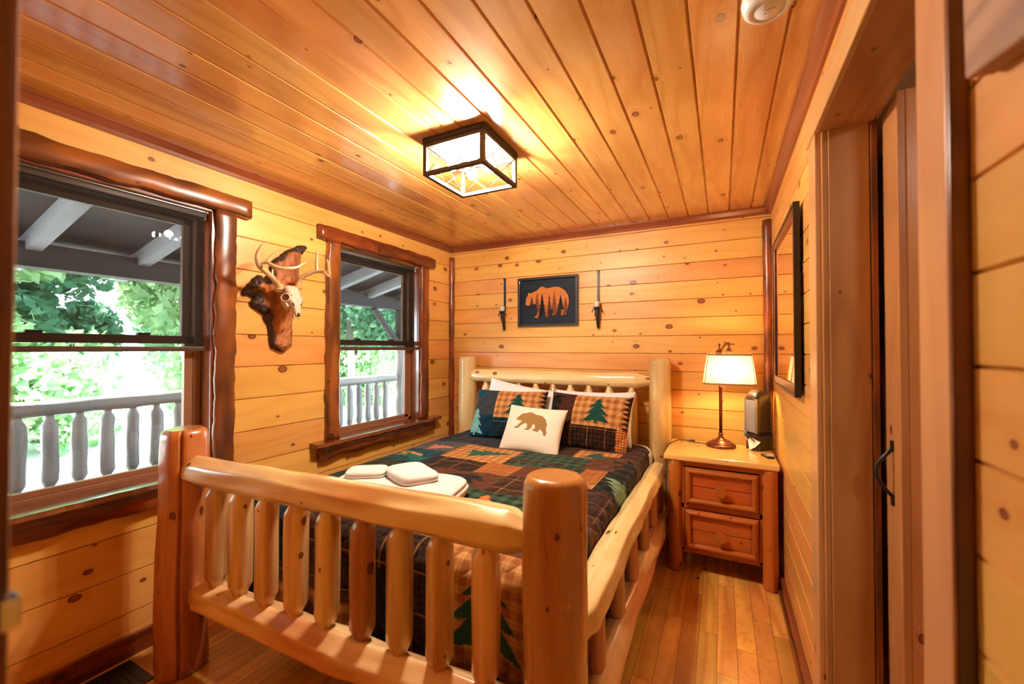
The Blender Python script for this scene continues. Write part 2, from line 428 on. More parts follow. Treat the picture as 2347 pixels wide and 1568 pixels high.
YN = .0       # room face of the near wall starts here
OW = .4425    # half opening of the windows
holes_l = [(wc-OW, wc+OW, .765, 2.14) for wc in (W1, W2)]
board_wall('wall_left', M['wall_l'], lambda u, v, w_: (XL-w_, u, v), 0, -1.6, D+.12, 0, H, .1836, 2.028 % .1836-.1836, holes_l, .14)
board_wall('wall_back', M['wall_b'], lambda u, v, w_: (u, D+w_, v), 0, XL-.12, XR+.12, 0, H, .1387, 2.331 % .1387-.1387, (), .12)
DO = (.905, 1.745, 0, 2.143)
board_wall('wall_right', M['wall_r'], lambda u, v, w_: (XR+w_, u, v), 0, -1.6, D+.12, 0, H, .129, 1.375 % .129-.129, [DO], .115)
board_wall('ceiling', M['ceil'], lambda u, v, w_: (v, u, H+w_), 0, -1.6, D+.12, XL-.12, XR+.12, .1369, .187 % .1369-.1369*20, (), .1, ch=.006, cd=.010)
# near wall with the doorway the picture is taken from
board_wall('wall_front', M['wall_b'], lambda u, v, w_: (u, .05-w_, v), 0, XL, -.56, 0, H, .1387, 2.331 % .1387-.1387, (), .13)
MB().box((-.56, -.08, 2.12), (XR, .05, H), 'x').build('wall_front_header', M['wall_b'])['kind'] = 'structure'

fl = MB(); fl.v = [(XL-.14, -1.6, 0), (2.2, -1.6, 0), (2.2, D+.12, 0), (XL-.14, D+.12, 0)]
fl.face([0, 1, 2, 3], [(p[1], p[0]) for p in fl.v])
n0 = len(fl.v); fl.box((XL-.14, -1.6, -.1), (2.2, D+.12, -.002), 'y')
struct(fl.build('floor', M['floor'], fix=False))
# passage behind the photographer and the room beyond the sliding door
M['passage'] = plain('passage_plaster', (.72, .60, .46), .8)
mb = MB(); mb.box((XL, -1.72, 0), (2.2, -1.6, H)); struct(mb.build('wall_passage', M['passage']))
mb = MB(); mb.box((2.2, -1.72, 0), (2.3, D+.12, H+.1)); struct(mb.build('wall_hall', M['passage']))
mb = MB(); mb.box((XR+.12, D, 0), (2.3, D+.12, H+.1)); struct(mb.build('wall_hall_back', M['passage']))
mb = MB(); mb.box((XR+.12, -1.72, H), (2.3, D+.12, H+.1)); struct(mb.build('ceiling_hall', M['passage']))

# unseen dome lamp added in the hall to light the sliding door's edge
M['dome'] = emis('fill_dome_glow', (1.0, .88, .74), 34.0)
M['dome_rim'] = plain('dome_rim', (.5, .45, .4), .3, .8)
def dome(loc, label):
    t = thing('added_hall_lamp', label, 'ceiling light', loc)
    mb = MB(); mb.lathe([(.15, -.001), (.155, -.02), (.14, -.03)], n=32); mb.build('rim', M['dome_rim'], t)
    mb = MB(); mb.lathe([(.138, -.031), (.125, -.06), (.09, -.085), (.04, -.098), (.002, -.10)], n=32); mb.build('glass_dome', M['dome'], t)
dome((1.15, .45, H), 'unseen dome lamp added on the hall ceiling to light the sliding door edge')

# left jamb of the doorway the camera looks through
t_ = MB(); t_.box((-.62, -.10, 0), (-.497, .115, 2.12), 'z'); j = struct(t_.build('trim_1', M['stain'], bevel=.008))
s_ = MB(); s_.box((-.4969, .062, 1.18), (-.4945, .092, 1.24), 'z'); s_.box((-.4975, .104, 1.188), (-.477, .1155, 1.210), 'z')
sp_ = s_.build('strike_plate', M['chrome'], j, bevel=.002)

# ------------------------------------------------------------------ trims
def wavy_board(axis, a, b, c0, c1, d0, d1, amp=.006, seed=0, both=True, n=None, round_=.0):
    """live-edged board: runs along `axis` from a to b; c0..c1 is its width (wavy), d0..d1 its depth.
    returns MB in the left-wall frame: x = depth, (y,z) = width/length"""
    mb = MB(); n = n or max(8, int((b-a)/.03)); rings = []
    for i in range(n+1):
        l = a+(b-a)*i/n
        e0 = amp*noise.noise(Vector((l*9, seed, 0)))+amp*.5*noise.noise(Vector((l*30, seed, 4))) if both else 0
        e1 = amp*noise.noise(Vector((l*9, seed+7, 0)))+amp*.5*noise.noise(Vector((l*30, seed+9, 2)))
        w0, w1 = c0+e0*1.4, c1+e1*1.4; rr = .20*(w1-w0)*.5; dd = d1+.004*noise.noise(Vector((l*7, seed+3, 1)))
        prof = [(w0, d0), (w0, d0+(dd-d0)*.55), (w0+rr*.35, d0+(dd-d0)*.88), (w0+rr, dd), (w1-rr, dd), (w1-rr*.35, d0+(dd-d0)*.88), (w1, d0+(dd-d0)*.55), (w1, d0)]
        rings.append((l, prof))
    for l, prof in rings:
        for (w_, d_) in prof:
            mb.v.append((d_, l, w_) if axis == 'y' else (d_, w_, l))
    m = 8
    for i in range(n):
        for k in range(m):
            k2 = (k+1) % m
            vs = [i*m+k, i*m+k2, (i+1)*m+k2, (i+1)*m+k]
            pv = [0, .015, .03, .05, .1, .12, .135, .15, .17]
            mb.face(vs, [(rings[i][0], pv[k]), (rings[i][0], pv[k+1]), (rings[i+1][0], pv[k+1]), (rings[i+1][0], pv[k])], True)
    mb.face(list(range(m)), [(.01*k, .02*k) for k in range(m)]); mb.face(list(range(n*m, n*m+m))[::-1], [(.01*k, .02*k) for k in range(m)])
    return mb

def window(idx, wc):
    g = bpy.data.objects.new('window_%d' % idx, None); COL.objects.link(g); g.location = (XL, wc, .765); g['kind'] = 'structure'
    loc = Vector((XL, wc, .765))
    def bd(mb, name, mat, **k):
        o = mb.build(name, mat, **k); o.parent = g; o.matrix_parent_inverse = Matrix.Translation(-loc); return o
    y0, y1 = wc-OW, wc+OW; zb, zt = .765, 2.14
    # jamb liners
    for ya, yb in ((y0-.001, y0+.018), (y1-.018, y1+.001)):
        mb = MB(); mb.box((XL-.138, ya, zb), (XL+.012, yb, zt), 'z'); bd(mb, 'jamb', M['stain_gloss'], bevel=.002)
    mb = MB(); mb.box((XL-.138, y0, zt-.018), (XL+.012, y1, zt), 'y'); bd(mb, 'head_jamb', M['stain'])
    # unit frame, sashes, glass
    xo = XL-.105
    mb = MB(); fw = .035
    mb.box((xo-.035, y0+.018, zb), (xo+.03, y0+.018+fw, zt-.018), 'z'); mb.box((xo-.035, y1-.018-fw, zb), (xo+.03, y1-.018, zt-.018), 'z')
    mb.box((xo-.035, y0+.018, zb), (xo+.03, y1-.018, zb+.028), 'y'); mb.box((xo-.035, y0+.018, zt-.055), (xo+.03, y1-.018, zt-.018), 'y')
    bd(mb, 'window_frame', M['sash'], bevel=.003)
    ya, yb = y0+.053, y1-.053; zm = 1.462
    mb = MB()
    for (a, b, x0) in ((zb+.028, zm, xo), (zm-.03, zt-.055, xo-.028)):
        mb.box((x0, ya, a), (x0+.026, ya+.04, b), 'z'); mb.box((x0, yb-.04, a), (x0+.026, yb, b), 'z')
        mb.box((x0, ya, a), (x0+.026, yb, a+.026), 'y'); mb.box((x0, ya, b-.04), (x0+.026, yb, b), 'y')
    bd(mb, 'sash', M['sash'] , bevel=.003)
    mb = MB(); mb.box((xo+.012, ya+.04, zb+.054), (xo+.014, yb-.04, zm-.04), 'z'); bd(mb, 'glass_pane', M['glass'])
    mb = MB(); mb.box((xo-.016, ya+.04, zm+.005), (xo-.014, yb-.04, zt-.095), 'z'); bd(mb, 'glass_pane', M['glass'])
    mb = MB()
    for yy in (wc-.18, wc+.18): mb.box((xo+.004, yy-.025, zm), (xo+.03, yy+.025, zm+.012), 'y')
    bd(mb, 'sash_lock', M['sash_dark'], bevel=.003)
    # live-edge casing
    mb = wavy_board('z', .775, 2.14, y0-.10, y0+.004, XL-.001, XL+.036, .009, idx*3.1); bd(mb, 'side_casing', M['stain'], fix=True)
    mb = wavy_board('z', .775, 2.14, y1-.004, y1+.10, XL-.001, XL+.036, .009, idx*5.7); bd(mb, 'side_casing', M['stain'], fix=True)
    mb = wavy_board('y', wc-.615, wc+.612, 2.132, 2.232, XL-.001, XL+.05, .006, idx*7.3); bd(mb, 'head_casing', M['stain'], fix=True)
    # sill: plank with a chipped live front edge
    n = 46; mb = MB()
    for i in range(n+1):
        l = wc-.655+(1.32 if idx == 2 else 1.215)*i/n
        e = .085+.006*abs(math.sin(i*.95))+.008*noise.noise(Vector((l*8, idx, 3)))
        xa = XL-.10 if y0+.0 < l < y1 else XL-.001
        for (x, z) in ((xa, .742), (XL+e-.008, .742), (XL+e, .752), (XL+e-.006, .772), (xa, .776)): mb.v.append((x, l, z))
    for i in range(n):
        for k in range(5):
            k2 = (k+1) % 5; mb.face([i*5+k, i*5+k2, (i+1)*5+k2, (i+1)*5+k], [(i*.029, .05*k), (i*.029, .05*k+.05), (i*.029+.029, .05*k+.05), (i*.029+.029, .05*k)])
    mb.face([0, 1, 2, 3, 4], [(0, 0)]*5); mb.face([n*5+k for k in range(5)][::-1], [(0, 0)]*5)
    bd(mb, 'window_sill', M['stain_gloss'])
    mb = wavy_board('y', wc-.60, wc+(.62 if idx == 2 else .55), .648, .742, XL-.001, XL+.045, .007, idx*2.3, n=40); bd(mb, 'apron', M['stain'], fix=True)
    return g
window(1, W1); window(2, W2)

def roller_shade(wc, label):
    zt = 2.10; t = thing('roller_shade', label, 'window shade', (XL-.045, wc, zt), group='roller shades')
    y0, y1 = -OW+.022, OW-.03
    mb = MB(); mb.tube([(0, y0, 0), (0, y1, 0)], .021, 20); mb.build('roller_tube', M['shade_tube'], t)
    mb = MB(); mb.box((.015, y0, .014), (.028, y1+.01, .022), 'y'); mb.box((-.02, y0, .024), (.028, y1+.01, .030), 'y'); mb.build('mounting_rail', M['alu'], t, bevel=.001)
    mb = MB(); mb.box((-.02, y1, -.02), (.02, y1+.006, .02)); mb.box((-.02, y1, .012), (.035, y1+.014, .022)); mb.build('end_bracket', M['white'], t, bevel=.001)
    mb = MB(); L = zt-1.395; mb.v = [(.018, y0+.004, 0), (.018, y1-.004, 0), (.018, y1-.004, -L), (.018, y0+.004, -L)]
    mb.face([0, 1, 2, 3], [(p[1], p[2]) for p in mb.v]); mb.build('screen_fabric', M['screen'], t, fix=False)
    mb = MB(); mb.box((.010, y0, -L-.012), (.026, y1, -L+.012), 'y'); mb.build('hem_bar', M['sash_dark'], t, bevel=.004)
    return t
roller_shade(W1, 'half-lowered dark screen roller shade in the large left window nearest the camera')
roller_shade(W2, 'half-lowered dark screen roller shade in the farther window by the room corner')

# crown mouldings
def crown(name, p0, p1, inward):
    mb = MB(); p0, p1 = Vector(p0), Vector(p1); d = (p1-p0); L = d.length; inw = Vector(inward)
    prof = [(0, 0), (0, -.052), (.012, -.052), (.018, -.036), (.040, -.014), (.048, -.012), (.048, 0)]
    m = len(prof)
    for q in (p0, p1):
        for a, b in prof: v = q+inw*a+Vector((0, 0, b)); mb.v.append(tuple(v))
    for k in range(m):
        k2 = (k+1) % m; mb.face([k, k2, m+k2, m+k], [(0, .03*k), (0, .03*k+.03), (L, .03*k+.03), (L, .03*k)])
    mb.face(list(range(m)), [(0, 0)]*m); mb.face(list(range(m, 2*m))[::-1], [(0, 0)]*m)
    return struct(mb.build(name, M['crown']))
crown('trim_2', (XL, .05, H), (XL, D, H), (1, 0, 0)); crown('trim_3', (XL, D, H), (XR, D, H), (0, -1, 0)); crown('trim_4', (XR, .05, H), (XR, D, H), (-1, 0, 0))
# half-log corner posts
def corner(name, cx, cy, r):
    mb = MB(); z = [.0+i*.05 for i in range(47)]
    mb.tube([(cx+.004*noise.noise(Vector((q*2, cx, 0))), cy, q) for q in z], [r*(1+.3*noise.noise(Vector((q*6, cx, 5)))) for q in z], 14)
    return struct(mb.build(name, M['stain']))
corner('trim_5', XL+.012, D-.012, .030); corner('trim_6', XR-.018, D-.02, .034)
# baseboards
def base(name, a, b, grain): mb = MB(); mb.box(a, b, grain); return struct(mb.build(name, M['crown'] if name.endswith('right') else M['stain'], bevel=.004))
base('baseboard_left', (XL, .05, 0), (XL+.02, D, .10), 'y'); base('baseboard_back', (XL, D-.02, 0), (XR, D, .10), 'x')
base('baseboard_right', (XR-.02, 1.85, 0), (XR, D, .085), 'y'); mb = MB(); mb.box((XR-.034, 1.85, 0), (XR-.02, D, .02), 'y'); struct(mb.build('trim_7', M['crown'], bevel=.005))

# doorway in the right wall: casing, jamb and head
g = bpy.data.objects.new('door_1', None); COL.objects.link(g); g['kind'] = 'structure'; g.location = (XR, 1.745, 0)
def gp(mb, name, mat, bevel=.003):
    o = mb.build(name, mat, bevel=bevel); o.parent = g; o.matrix_parent_inverse = Matrix.Translation((-XR, -1.745, 0)); return o
CX = .287
mb = MB(); mb.box((CX, 1.735, 0), (XR+.001, 1.85, 2.14), 'z'); gp(mb, 'side_casing', M['casing'])
mb = MB(); mb.box((CX, .805, 0), (XR+.001, .905, 2.14), 'z'); gp(mb, 'side_casing', M['casing'])
mb = MB(); mb.box((CX-.004, .785, 2.14), (XR+.001, 1.87, 2.245), 'y'); gp(mb, 'head_casing', M['casing'])
mb = MB(); mb.box((XR-.005, 1.725, 0), (XR+.012, 1.745, 2.143), 'z'); mb.box((XR+.0125, 1.722, 0), (.432, 1.75, 2.143), 'z'); gp(mb, 'side_jamb', M['stain2'])
mb = MB(); mb.box((.433, 1.716, 0), (.450, 1.80, 2.20), 'z'); gp(mb, 'outer_casing', M['stain'])
mb = MB(); mb.box((XR-.012, .905, 0), (.432, .925, 2.143), 'z'); gp(mb, 'side_jamb', M['stain2'])
mb = MB(); mb.box((CX+.008, .805, 2.1395), (.445, 1.80, 2.16), 'y'); gp(mb, 'head_jamb', M['stain2'])
# dark strip over the casing's near edge: its shade put into colour
mb = MB(); mb.box((CX+.001, .7985, 0), (XR+.001, .8049, 2.14), 'z'); gp(mb, 'dark_edge_strip', M['stain'])
# sliding barn door
dt = bpy.data.objects.new('door_2', None); COL.objects.link(dt); dt.location = (.482, 2.04, .02); dt['kind'] = 'structure'
def dp(mb, name, mat, bevel=.003):
    o = mb.build(name, mat, bevel=bevel); o.parent = dt; o.matrix_parent_inverse = Matrix.Translation((-.482, -2.04, -.02)); return o
y0, y1 = 1.60, 2.48
mb = MB(); mb.box((.484, y0, .02), (.516, y1, 2.165), 'z'); dp(mb, 'plank_panel', M['doorw'])
mb = MB()
mb.box((.464, y0, .02), (.4842, y0+.125, 2.165), 'z'); dp(mb, 'stile', M['doorw'])
mb = MB(); mb.box((.464, y1-.125, .02), (.4842, y1, 2.165), 'z'); dp(mb, 'stile', M['doorw'])
for z in (.02, 1.02, 2.03):
    mb = MB(); mb.box((.465, y0+.126, z), (.4842, y1-.126, z+.135), 'y'); dp(mb, 'cross_rail', M['doorw'])
for (za, zb) in ((.16, 1.01), (1.16, 2.02)):
    a = (y0+.13, za); b = (y1-.13, zb); dx, dz = b[0]-a[0], b[1]-a[1]; l = math.hypot(dx, dz); nx, nz = -dz/l*.055, dx/l*.055
    mb = MB(); mb.prism([(a[0]+nx, a[1]+nz), (a[0]-nx, a[1]-nz), (b[0]-nx, b[1]-nz), (b[0]+nx, b[1]+nz)], .4655, .4842, 'x'); dp(mb, 'diagonal_brace', M['doorw'])
pts = [(.464-.042*math.sin(math.pi*i/12), 1.66, 1.095-.15*i/12) for i in range(13)]
mb = MB(); mb.tube(pts, .0055, 10); mb.box((.458, 1.652, 1.085), (.465, 1.668, 1.118)); mb.box((.458, 1.652, .922), (.465, 1.668, .955)); dp(mb, 'pull_handle', M['black'], 0)

# ------------------------------------------------------------------ logs
def facet(N, amt, seed, wob=.05, cr=None):
    def f(th, L):
        a = (th+seed+.25*noise.noise(Vector((L*1.3, seed, 0)))) % (2*math.pi/N)-math.pi/N
        q = math.cos(math.pi/N)/math.cos(a)
        r = 1-amt+amt*q/math.cos(math.pi/N)*1.0
        r *= 1+wob*noise.noise(Vector((math.cos(th)*1.2+seed, math.sin(th)*1.2, L*5)))
        if cr is not None:
            dth = (th-cr[0]-.12*noise.noise(Vector((L*3, seed, 9)))+math.pi) % (2*math.pi)-math.pi
            r -= cr[1]*math.exp(-(dth/.055)**2)
        return r
    return f

def log(p0, p1, r, ends=('round', 'round'), seed=0, n=36, N=8, amt=.6, wob=.07, r1=None, cr=None, tr=.5, tl=.06, step=.03, bow=.006):
    p0, p1 = Vector(p0), Vector(p1); d = p1-p0; L = d.length; d.normalize(); r1 = r1 or r
    ls = []; rs = []
    def endp(kind, rr):
        if kind == 'round': return [(0, .55*rr), (.10*rr, .8*rr), (.3*rr, .95*rr), (.6*rr, rr)]
        if kind == 'flat': return [(0, .93*rr), (.08*rr, rr)]
        if kind == 'tenon': return [(0, tr*rr), (tl*.55, tr*rr*1.05), (tl*.85, .8*rr), (tl*1.1, .97*rr), (tl*1.25, rr)]
        if kind == 'soft': return [(0, .78*rr), (.12*rr, .93*rr), (.3*rr, rr)]
    a = endp(ends[0], r); b = endp(ends[1], r1)
    for l, q in a: ls.append(l); rs.append(q)
    x = a[-1][0]+step
    while x < L-b[-1][0]-step*.3: ls.append(x); rs.append(r+(r1-r)*x/L); x += step
    for l, q in b[::-1]: ls.append(L-l); rs.append(q)
    side = d.cross(Vector((0, 0, 1)) if abs(d.z) < .9 else Vector((1, 0, 0))).normalized()
    pts = [p0+d*l+side*bow*math.sin(l*3+seed)*min(1, l/.2, (L-l)/.2) for l in ls]
    mb = MB(); mb.tube(pts, rs, n, True, facet(N, amt, seed, wob, cr)); return mb

# ------------------------------------------------------------------ bed frame
bed = thing('log_bed', 'peeled-log bed frame with spindle headboard and footboard, side step rails', 'bed', (-1.27, 2.2, 0))
BI = Matrix.Translation((1.27, -2.2, 0))
def bp(mb, name, mat):
    o = mb.build(name, mat); o.parent = bed; o.matrix_parent_inverse = BI; return o
FR, FL, HR, HL = (-.42, 1.095), (-2.125, .985), (-.42, 3.29), (-2.125, 3.27)
bp(log((*FR, .0), (*FR, 1.045), .088, ('flat', 'soft'), 1.3, 72, 9, .5, .05, cr=(2.2, .0)), 'bedpost', M['log_post'])['label'] = 'thick reddish footboard post'
bp(log((*FL, .0), (*FL, 1.045), .094, ('flat', 'soft'), 4.1, 180, 9, .5, .05, r1=.084, cr=(4.15, .22)), 'bedpost', M['log_red'])['label'] = 'thick footboard post with a long drying crack'
bp(log((*HR, .0), (*HR, 1.33), .086, ('flat', 'soft'), 2.7, 72, 9, .5, .05, r1=.076), 'bedpost', M['log'])
bp(log((*HL, .0), (*HL, 1.325), .086, ('flat', 'soft'), 3.3, 72, 9, .5, .05, r1=.080), 'bedpost', M['log_pale'])
# footboard
bp(log((FL[0]+.03, 1.003, .868), (FR[0]-.02, 1.088, .868), .058, ('round', 'tenon'), .7, 56, 7, .95, .13, r1=.062, tr=.62, tl=.10), 'footboard_rail', M['log'])
bp(log((FL[0]+.04, 1.0, .335), (FR[0]-.02, 1.085, .335), .062, ('tenon', 'tenon'), 5.2, 56, 7, .95, .14, tr=.6, tl=.09), 'footboard_rail', M['log'])
sx = [-1.922, -1.763, -1.603, -1.440, -1.278, -1.112, -.952, -.796, -.634]
for i, x in enumerate(sx):
    y = 1.003+(x-FL[0])/1.705*.085
    bp(log((x, y, .375), (x, y, .84), .0415, ('tenon', 'tenon'), i*1.7, 32, 7 if i % 2 else 8, .9, .06, tr=.58, tl=.055, step=.05, bow=.002), 'spindle', M['spindle'] if i != 5 else M['log_red'])
# headboard
bp(log((HL[0]+.05, 3.27, 1.15), (HR[0]-.03, 3.285, 1.15), .056, ('round', 'tenon'), 2.1, 48, 8, .6, .10, r1=.060, tr=.6, tl=.12), 'headboard_rail', M['log_pale'])
bp(log((HL[0]+.03, 3.27, .52), (HR[0]-.03, 3.285, .52), .055, ('tenon', 'tenon'), 6.1, 48, 8, .6, .08), 'headboard_rail', M['log'])
hx = [-1.926, -1.768, -1.594, -1.431, -1.274, -1.12, -.965, -.798, -.626]
for i, x in enumerate(hx):
    bp(log((x, 3.275, .56), (x, 3.275, 1.12), .040, ('tenon', 'tenon'), 10+i*1.3, 32, 8, .9, .06, tr=.5, tl=.075, step=.05, bow=.002), 'spindle', M['log'])
# side rails on the open side: an upper log and a lower log joined by short spindles
bp(log((-.405, 1.15, .565), (-.405, 3.05, .555), .062, ('tenon', 'round'), 8.2, 56, 7, .95, .14, r1=.056, tr=.7, tl=.08), 'side_rail', M['log_pale'])
bp(log((-.385, 1.15, .235), (-.395, 3.22, .235), .060, ('tenon', 'tenon'), 9.2, 48, 8, .6, .16, tr=.7, tl=.08), 'side_rail', M['log'])
for i, y in enumerate((1.42, 1.74, 2.04, 2.38, 2.70, 2.95)):
    bp(log((-.395, y, .265), (-.400, y, .535), .034, ('tenon', 'tenon'), 20+i, 24, 8, .8, .05, tr=.6, tl=.04, bow=0), 'short_spindle', M['log_red'])
bp(log((-2.10, 1.10, .40), (-2.10, 3.2, .40), .055, ('tenon', 'tenon'), 9.9, 36, 8, .6, .10), 'side_rail', M['log'])
mb = MB(); mb.box((-2.04, 1.2, .33), (-.475, 3.2, .36), 'x'); bp(mb, 'slat_base', M['log'])

# ------------------------------------------------------------------ painting helpers
def inpoly(X, Y, P):
    ins = np.zeros(X.shape, bool); n = len(P); j = n-1
    for i in range(n):
        xi, yi = P[i]; xj, yj = P[j]
        if yi != yj:
            c = ((yi > Y) != (yj > Y)) & (X < (xj-xi)*(Y-yi)/(yj-yi)+xi); ins ^= c
        j = i
    return ins
BEAR = [((a-1270)/575, (900-b)/575) for a, b in [(985, 880), (1060, 780), (1075, 765), (1090, 772), (1120, 755), (1180, 730), (1230, 730), (1320, 765), (1410, 765), (1490, 820), (1530, 900), (1535, 980), (1560, 1040), (1545, 1095), (1515, 1085), (1500, 1040), (1440, 1000), (1420, 1050), (1330, 1045), (1315, 1030), (1360, 1000), (1345, 950), (1310, 940), (1300, 1000), (1260, 1050), (1190, 1050), (1190, 1035), (1225, 1020), (1215, 970), (1180, 935), (1120, 980), (1070, 1040), (1000, 1040), (1000, 1025), (1050, 1000), (1105, 905), (1000, 900)]]
FIR_R = [(.06, 0), (.06, .1), (.5, .04), (.2, .36), (.42, .33), (.13, .62), (.30, .60), (.08, .82), (.17, .82), (0, 1)]
FIR = FIR_R+[(-a, b) for a, b in FIR_R[::-1]]
def place(X, Y, cx, cy, s, ang=0, flip=1, sy=None):
    c, q = math.cos(ang), math.sin(ang); dx, dy = X-cx, Y-cy
    return ((dx*c+dy*q)/s*flip, (-dx*q+dy*c)/(sy or s))
def hsh(a, b, k=0): return np.modf(np.abs(np.sin(a*12.9898+b*78.233+k*3.7)*43758.5453))[0]
def p_tan(X, Y):
    c = np.empty(X.shape+(3,)); c[:] = S(150, 90, 46)
    a = (np.sin(X*2*math.pi/.055) > .1)*.5+(np.sin(Y*2*math.pi/.055) > .1)*.5
    c = c+(np.array(S(214, 162, 100))-c)*(a[..., None]*.75)
    l = ((np.abs(np.mod(X, .0275)-.013) < .0022) | (np.abs(np.mod(Y, .0275)-.013) < .0022))
    c[l] = c[l]*.72+np.array(S(120, 60, 25))*.28; return c
def p_dark(X, Y, base=(20, 12, 10), l1=(60, 34, 18), l2=(205, 150, 90), per=.15):
    c = np.empty(X.shape+(3,)); c[:] = S(*base)
    a = ((np.mod(X, .03) < .013).astype(float)+(np.mod(Y, .03) < .013))*.5
    c = c+(np.array(S(*l1))-c)*a[..., None]
    l = (np.abs(np.mod(X+.03, per)-per/2) < .0022) | (np.abs(np.mod(Y, per)-per/2) < .0022); c[l] = c[l]*.55+np.array(S(*l2))*.45; return c
def p_check(X, Y, a=(52, 82, 62), b=(22, 30, 26), s=.035):
    i = (np.mod(X, 2*s) < s).astype(int)+(np.mod(Y, 2*s) < s); c = np.empty(X.shape+(3,)); A, B = np.array(S(*a)), np.array(S(*b))
    c[i == 0] = A; c[i == 1] = (A+B)/2; c[i == 2] = B; return c
def p_hound(X, Y):
    c = np.empty(X.shape+(3,)); c[:] = S(168, 100, 48); k = ((np.mod(X, .018) < .009) & (np.mod(Y, .018) < .009)); c[k] = S(60, 32, 16); return c
def p_solid(X, Y, col): c = np.empty(X.shape+(3,)); c[:] = S(*col); return c
BROWN, BLACK, NAVY, TEAL, GREY, GREEN = (84, 46, 30), (18, 16, 16), (20, 30, 44), (8, 62, 72), (74, 74, 80), (34, 74, 60)

def quilt_paint(X, Y):
    C = p_solid(X, Y, BLACK)
    bx, by = np.floor((X+3)/.30), np.floor((Y+1)/.28); h = hsh(bx, by)
    for lo, hi, fn in ((0, .22, lambda a, b: p_solid(a, b, BROWN)), (.22, .5, p_dark), (.5, .66, lambda a, b: p_check(a, b)), (.66, .8, lambda a, b: p_dark(a, b, (40, 24, 18), (84, 50, 30))), (.8, 1.01, lambda a, b: p_solid(a, b, (30, 26, 28)))):
        m = (h >= lo) & (h < hi); C[m] = fn(X[m], Y[m])
    def patch(x0, x1, y0, y1, fn):
        m = (X > x0) & (X < x1) & (Y > y0) & (Y < y1); C[m] = fn(X[m], Y[m])
    def fir(cx, cy, s, col, ang=0, sy=None):
        a, b = place(X, Y, cx, cy, s, ang, 1, sy); C[inpoly(a, b, FIR)] = S(*col)
    def bear(cx, cy, s, col, ang=0, flip=1):
        a, b = place(X, Y, cx, cy, s, ang, flip); C[inpoly(a, b, BEAR)] = S(*col)
    sol = lambda col: (lambda a, b: p_solid(a, b, col))
    patch(-2.7, -1.68, 1.0, 3.4, sol((22, 36, 44))); patch(-2.1, -1.55, 1.5, 2.06, lambda a, b: p_dark(a, b, (20, 34, 32), (44, 56, 46), (150, 110, 70), .12))
    patch(-2.05, -1.70, 2.06, 2.34, sol(TEAL)); patch(-2.05, -1.60, 2.34, 2.9, sol(GREY)); patch(-2.6, -1.9, 2.6, 3.4, sol(NAVY)); patch(-1.9, -1.2, 2.62, 3.3, sol((40, 40, 50)))
    patch(-1.68, -1.22, 2.24, 2.60, p_tan); patch(-1.61, -1.30, 2.04, 2.24, p_dark); patch(-1.30, -1.07, 2.05, 2.27, p_hound)
    patch(-1.54, -1.08, 1.80, 2.04, sol(BROWN)); patch(-1.08, -.87, 1.80, 2.08, lambda a, b: p_dark(a, b, (32, 18, 14), (74, 42, 24))); patch(-1.07, -.9, 2.08, 2.3, sol(BROWN))
    patch(-1.22, -.72, 1.42, 1.80, p_check); patch(-1.22, -.75, 2.40, 2.62, p_check); patch(-1.2, -.9, 2.62, 3.2, lambda a, b: p_dark(a, b, (36, 22, 18), (74, 42, 24)))
    patch(-.89, -.60, 2.62, 2.82, p_tan); patch(-.60, -.2, 2.62, 3.3, lambda a, b: p_dark(a, b, (58, 32, 22), (30, 20, 16), (150, 90, 60), .11))
    patch(-.75, -.20, 2.40, 2.72, sol(BROWN)); patch(-.72, -.59, 2.14, 2.40, p_hound); patch(-.90, -.72, 2.08, 2.40, lambda a, b: p_check(a, b, (44, 60, 52)))
    patch(-.59, -.10, 2.06, 2.40, sol((16, 22, 22))); patch(-.67, -.59, 2.0, 2.14, p_tan)
    patch(-.67, -.10, 1.72, 2.06, lambda a, b: p_dark(a, b, (62, 34, 24), (30, 22, 18), (170, 105, 70), .13)); patch(-.72, .0, 1.24, 1.72, sol(BROWN)); patch(-.1, .3, 1.0, 3.4, lambda a, b: p_dark(a, b, (34, 34, 26), (84, 62, 40)))
    # foot of the quilt
    patch(-.90, -.52, .86, 1.27, p_tan); patch(-1.80, -1.32, .66, .92, p_tan); patch(-1.32, -1.05, .60, 1.2, sol(BLACK)); patch(-1.3, -.9, 1.1, 1.42, lambda a, b: p_dark(a, b))
    fir(-.70, .92, .30, GREEN, 0, .30); bear(-1.56, .80, .26, BROWN)
    fir(-1.56, 2.40, .20, (34, 84, 70), R(-70), .30); bear(-1.30, 1.92, .30, (20, 22, 26), 0, -1)
    fir(-.745, 2.63, .2, GREEN, 0, .16); bear(-.50, 2.52, .34, (18, 24, 28), R(-75)); fir(-.46, 2.30, .26, (110, 140, 110), R(180), .22)
    fir(-.98, 1.52, .18, (190, 110, 60), R(10), .24); bear(-1.88, 2.20, .2, (190, 130, 85)); fir(-1.90, 2.42, .16, (190, 115, 95), R(-80), .2); bear(-.44, 1.46, .30, BLACK, R(-85)); fir(-1.72, 2.1, .14, (26, 92, 84), R(60), .26)
    return C

def set_col(me, C):
    ca = me.color_attributes.new('Col', 'FLOAT_COLOR', 'POINT'); a = np.ones((len(me.vertices), 4), np.float32); a[:, :3] = C.reshape(-1, 3); ca.data.foreach_set('color', a.ravel())

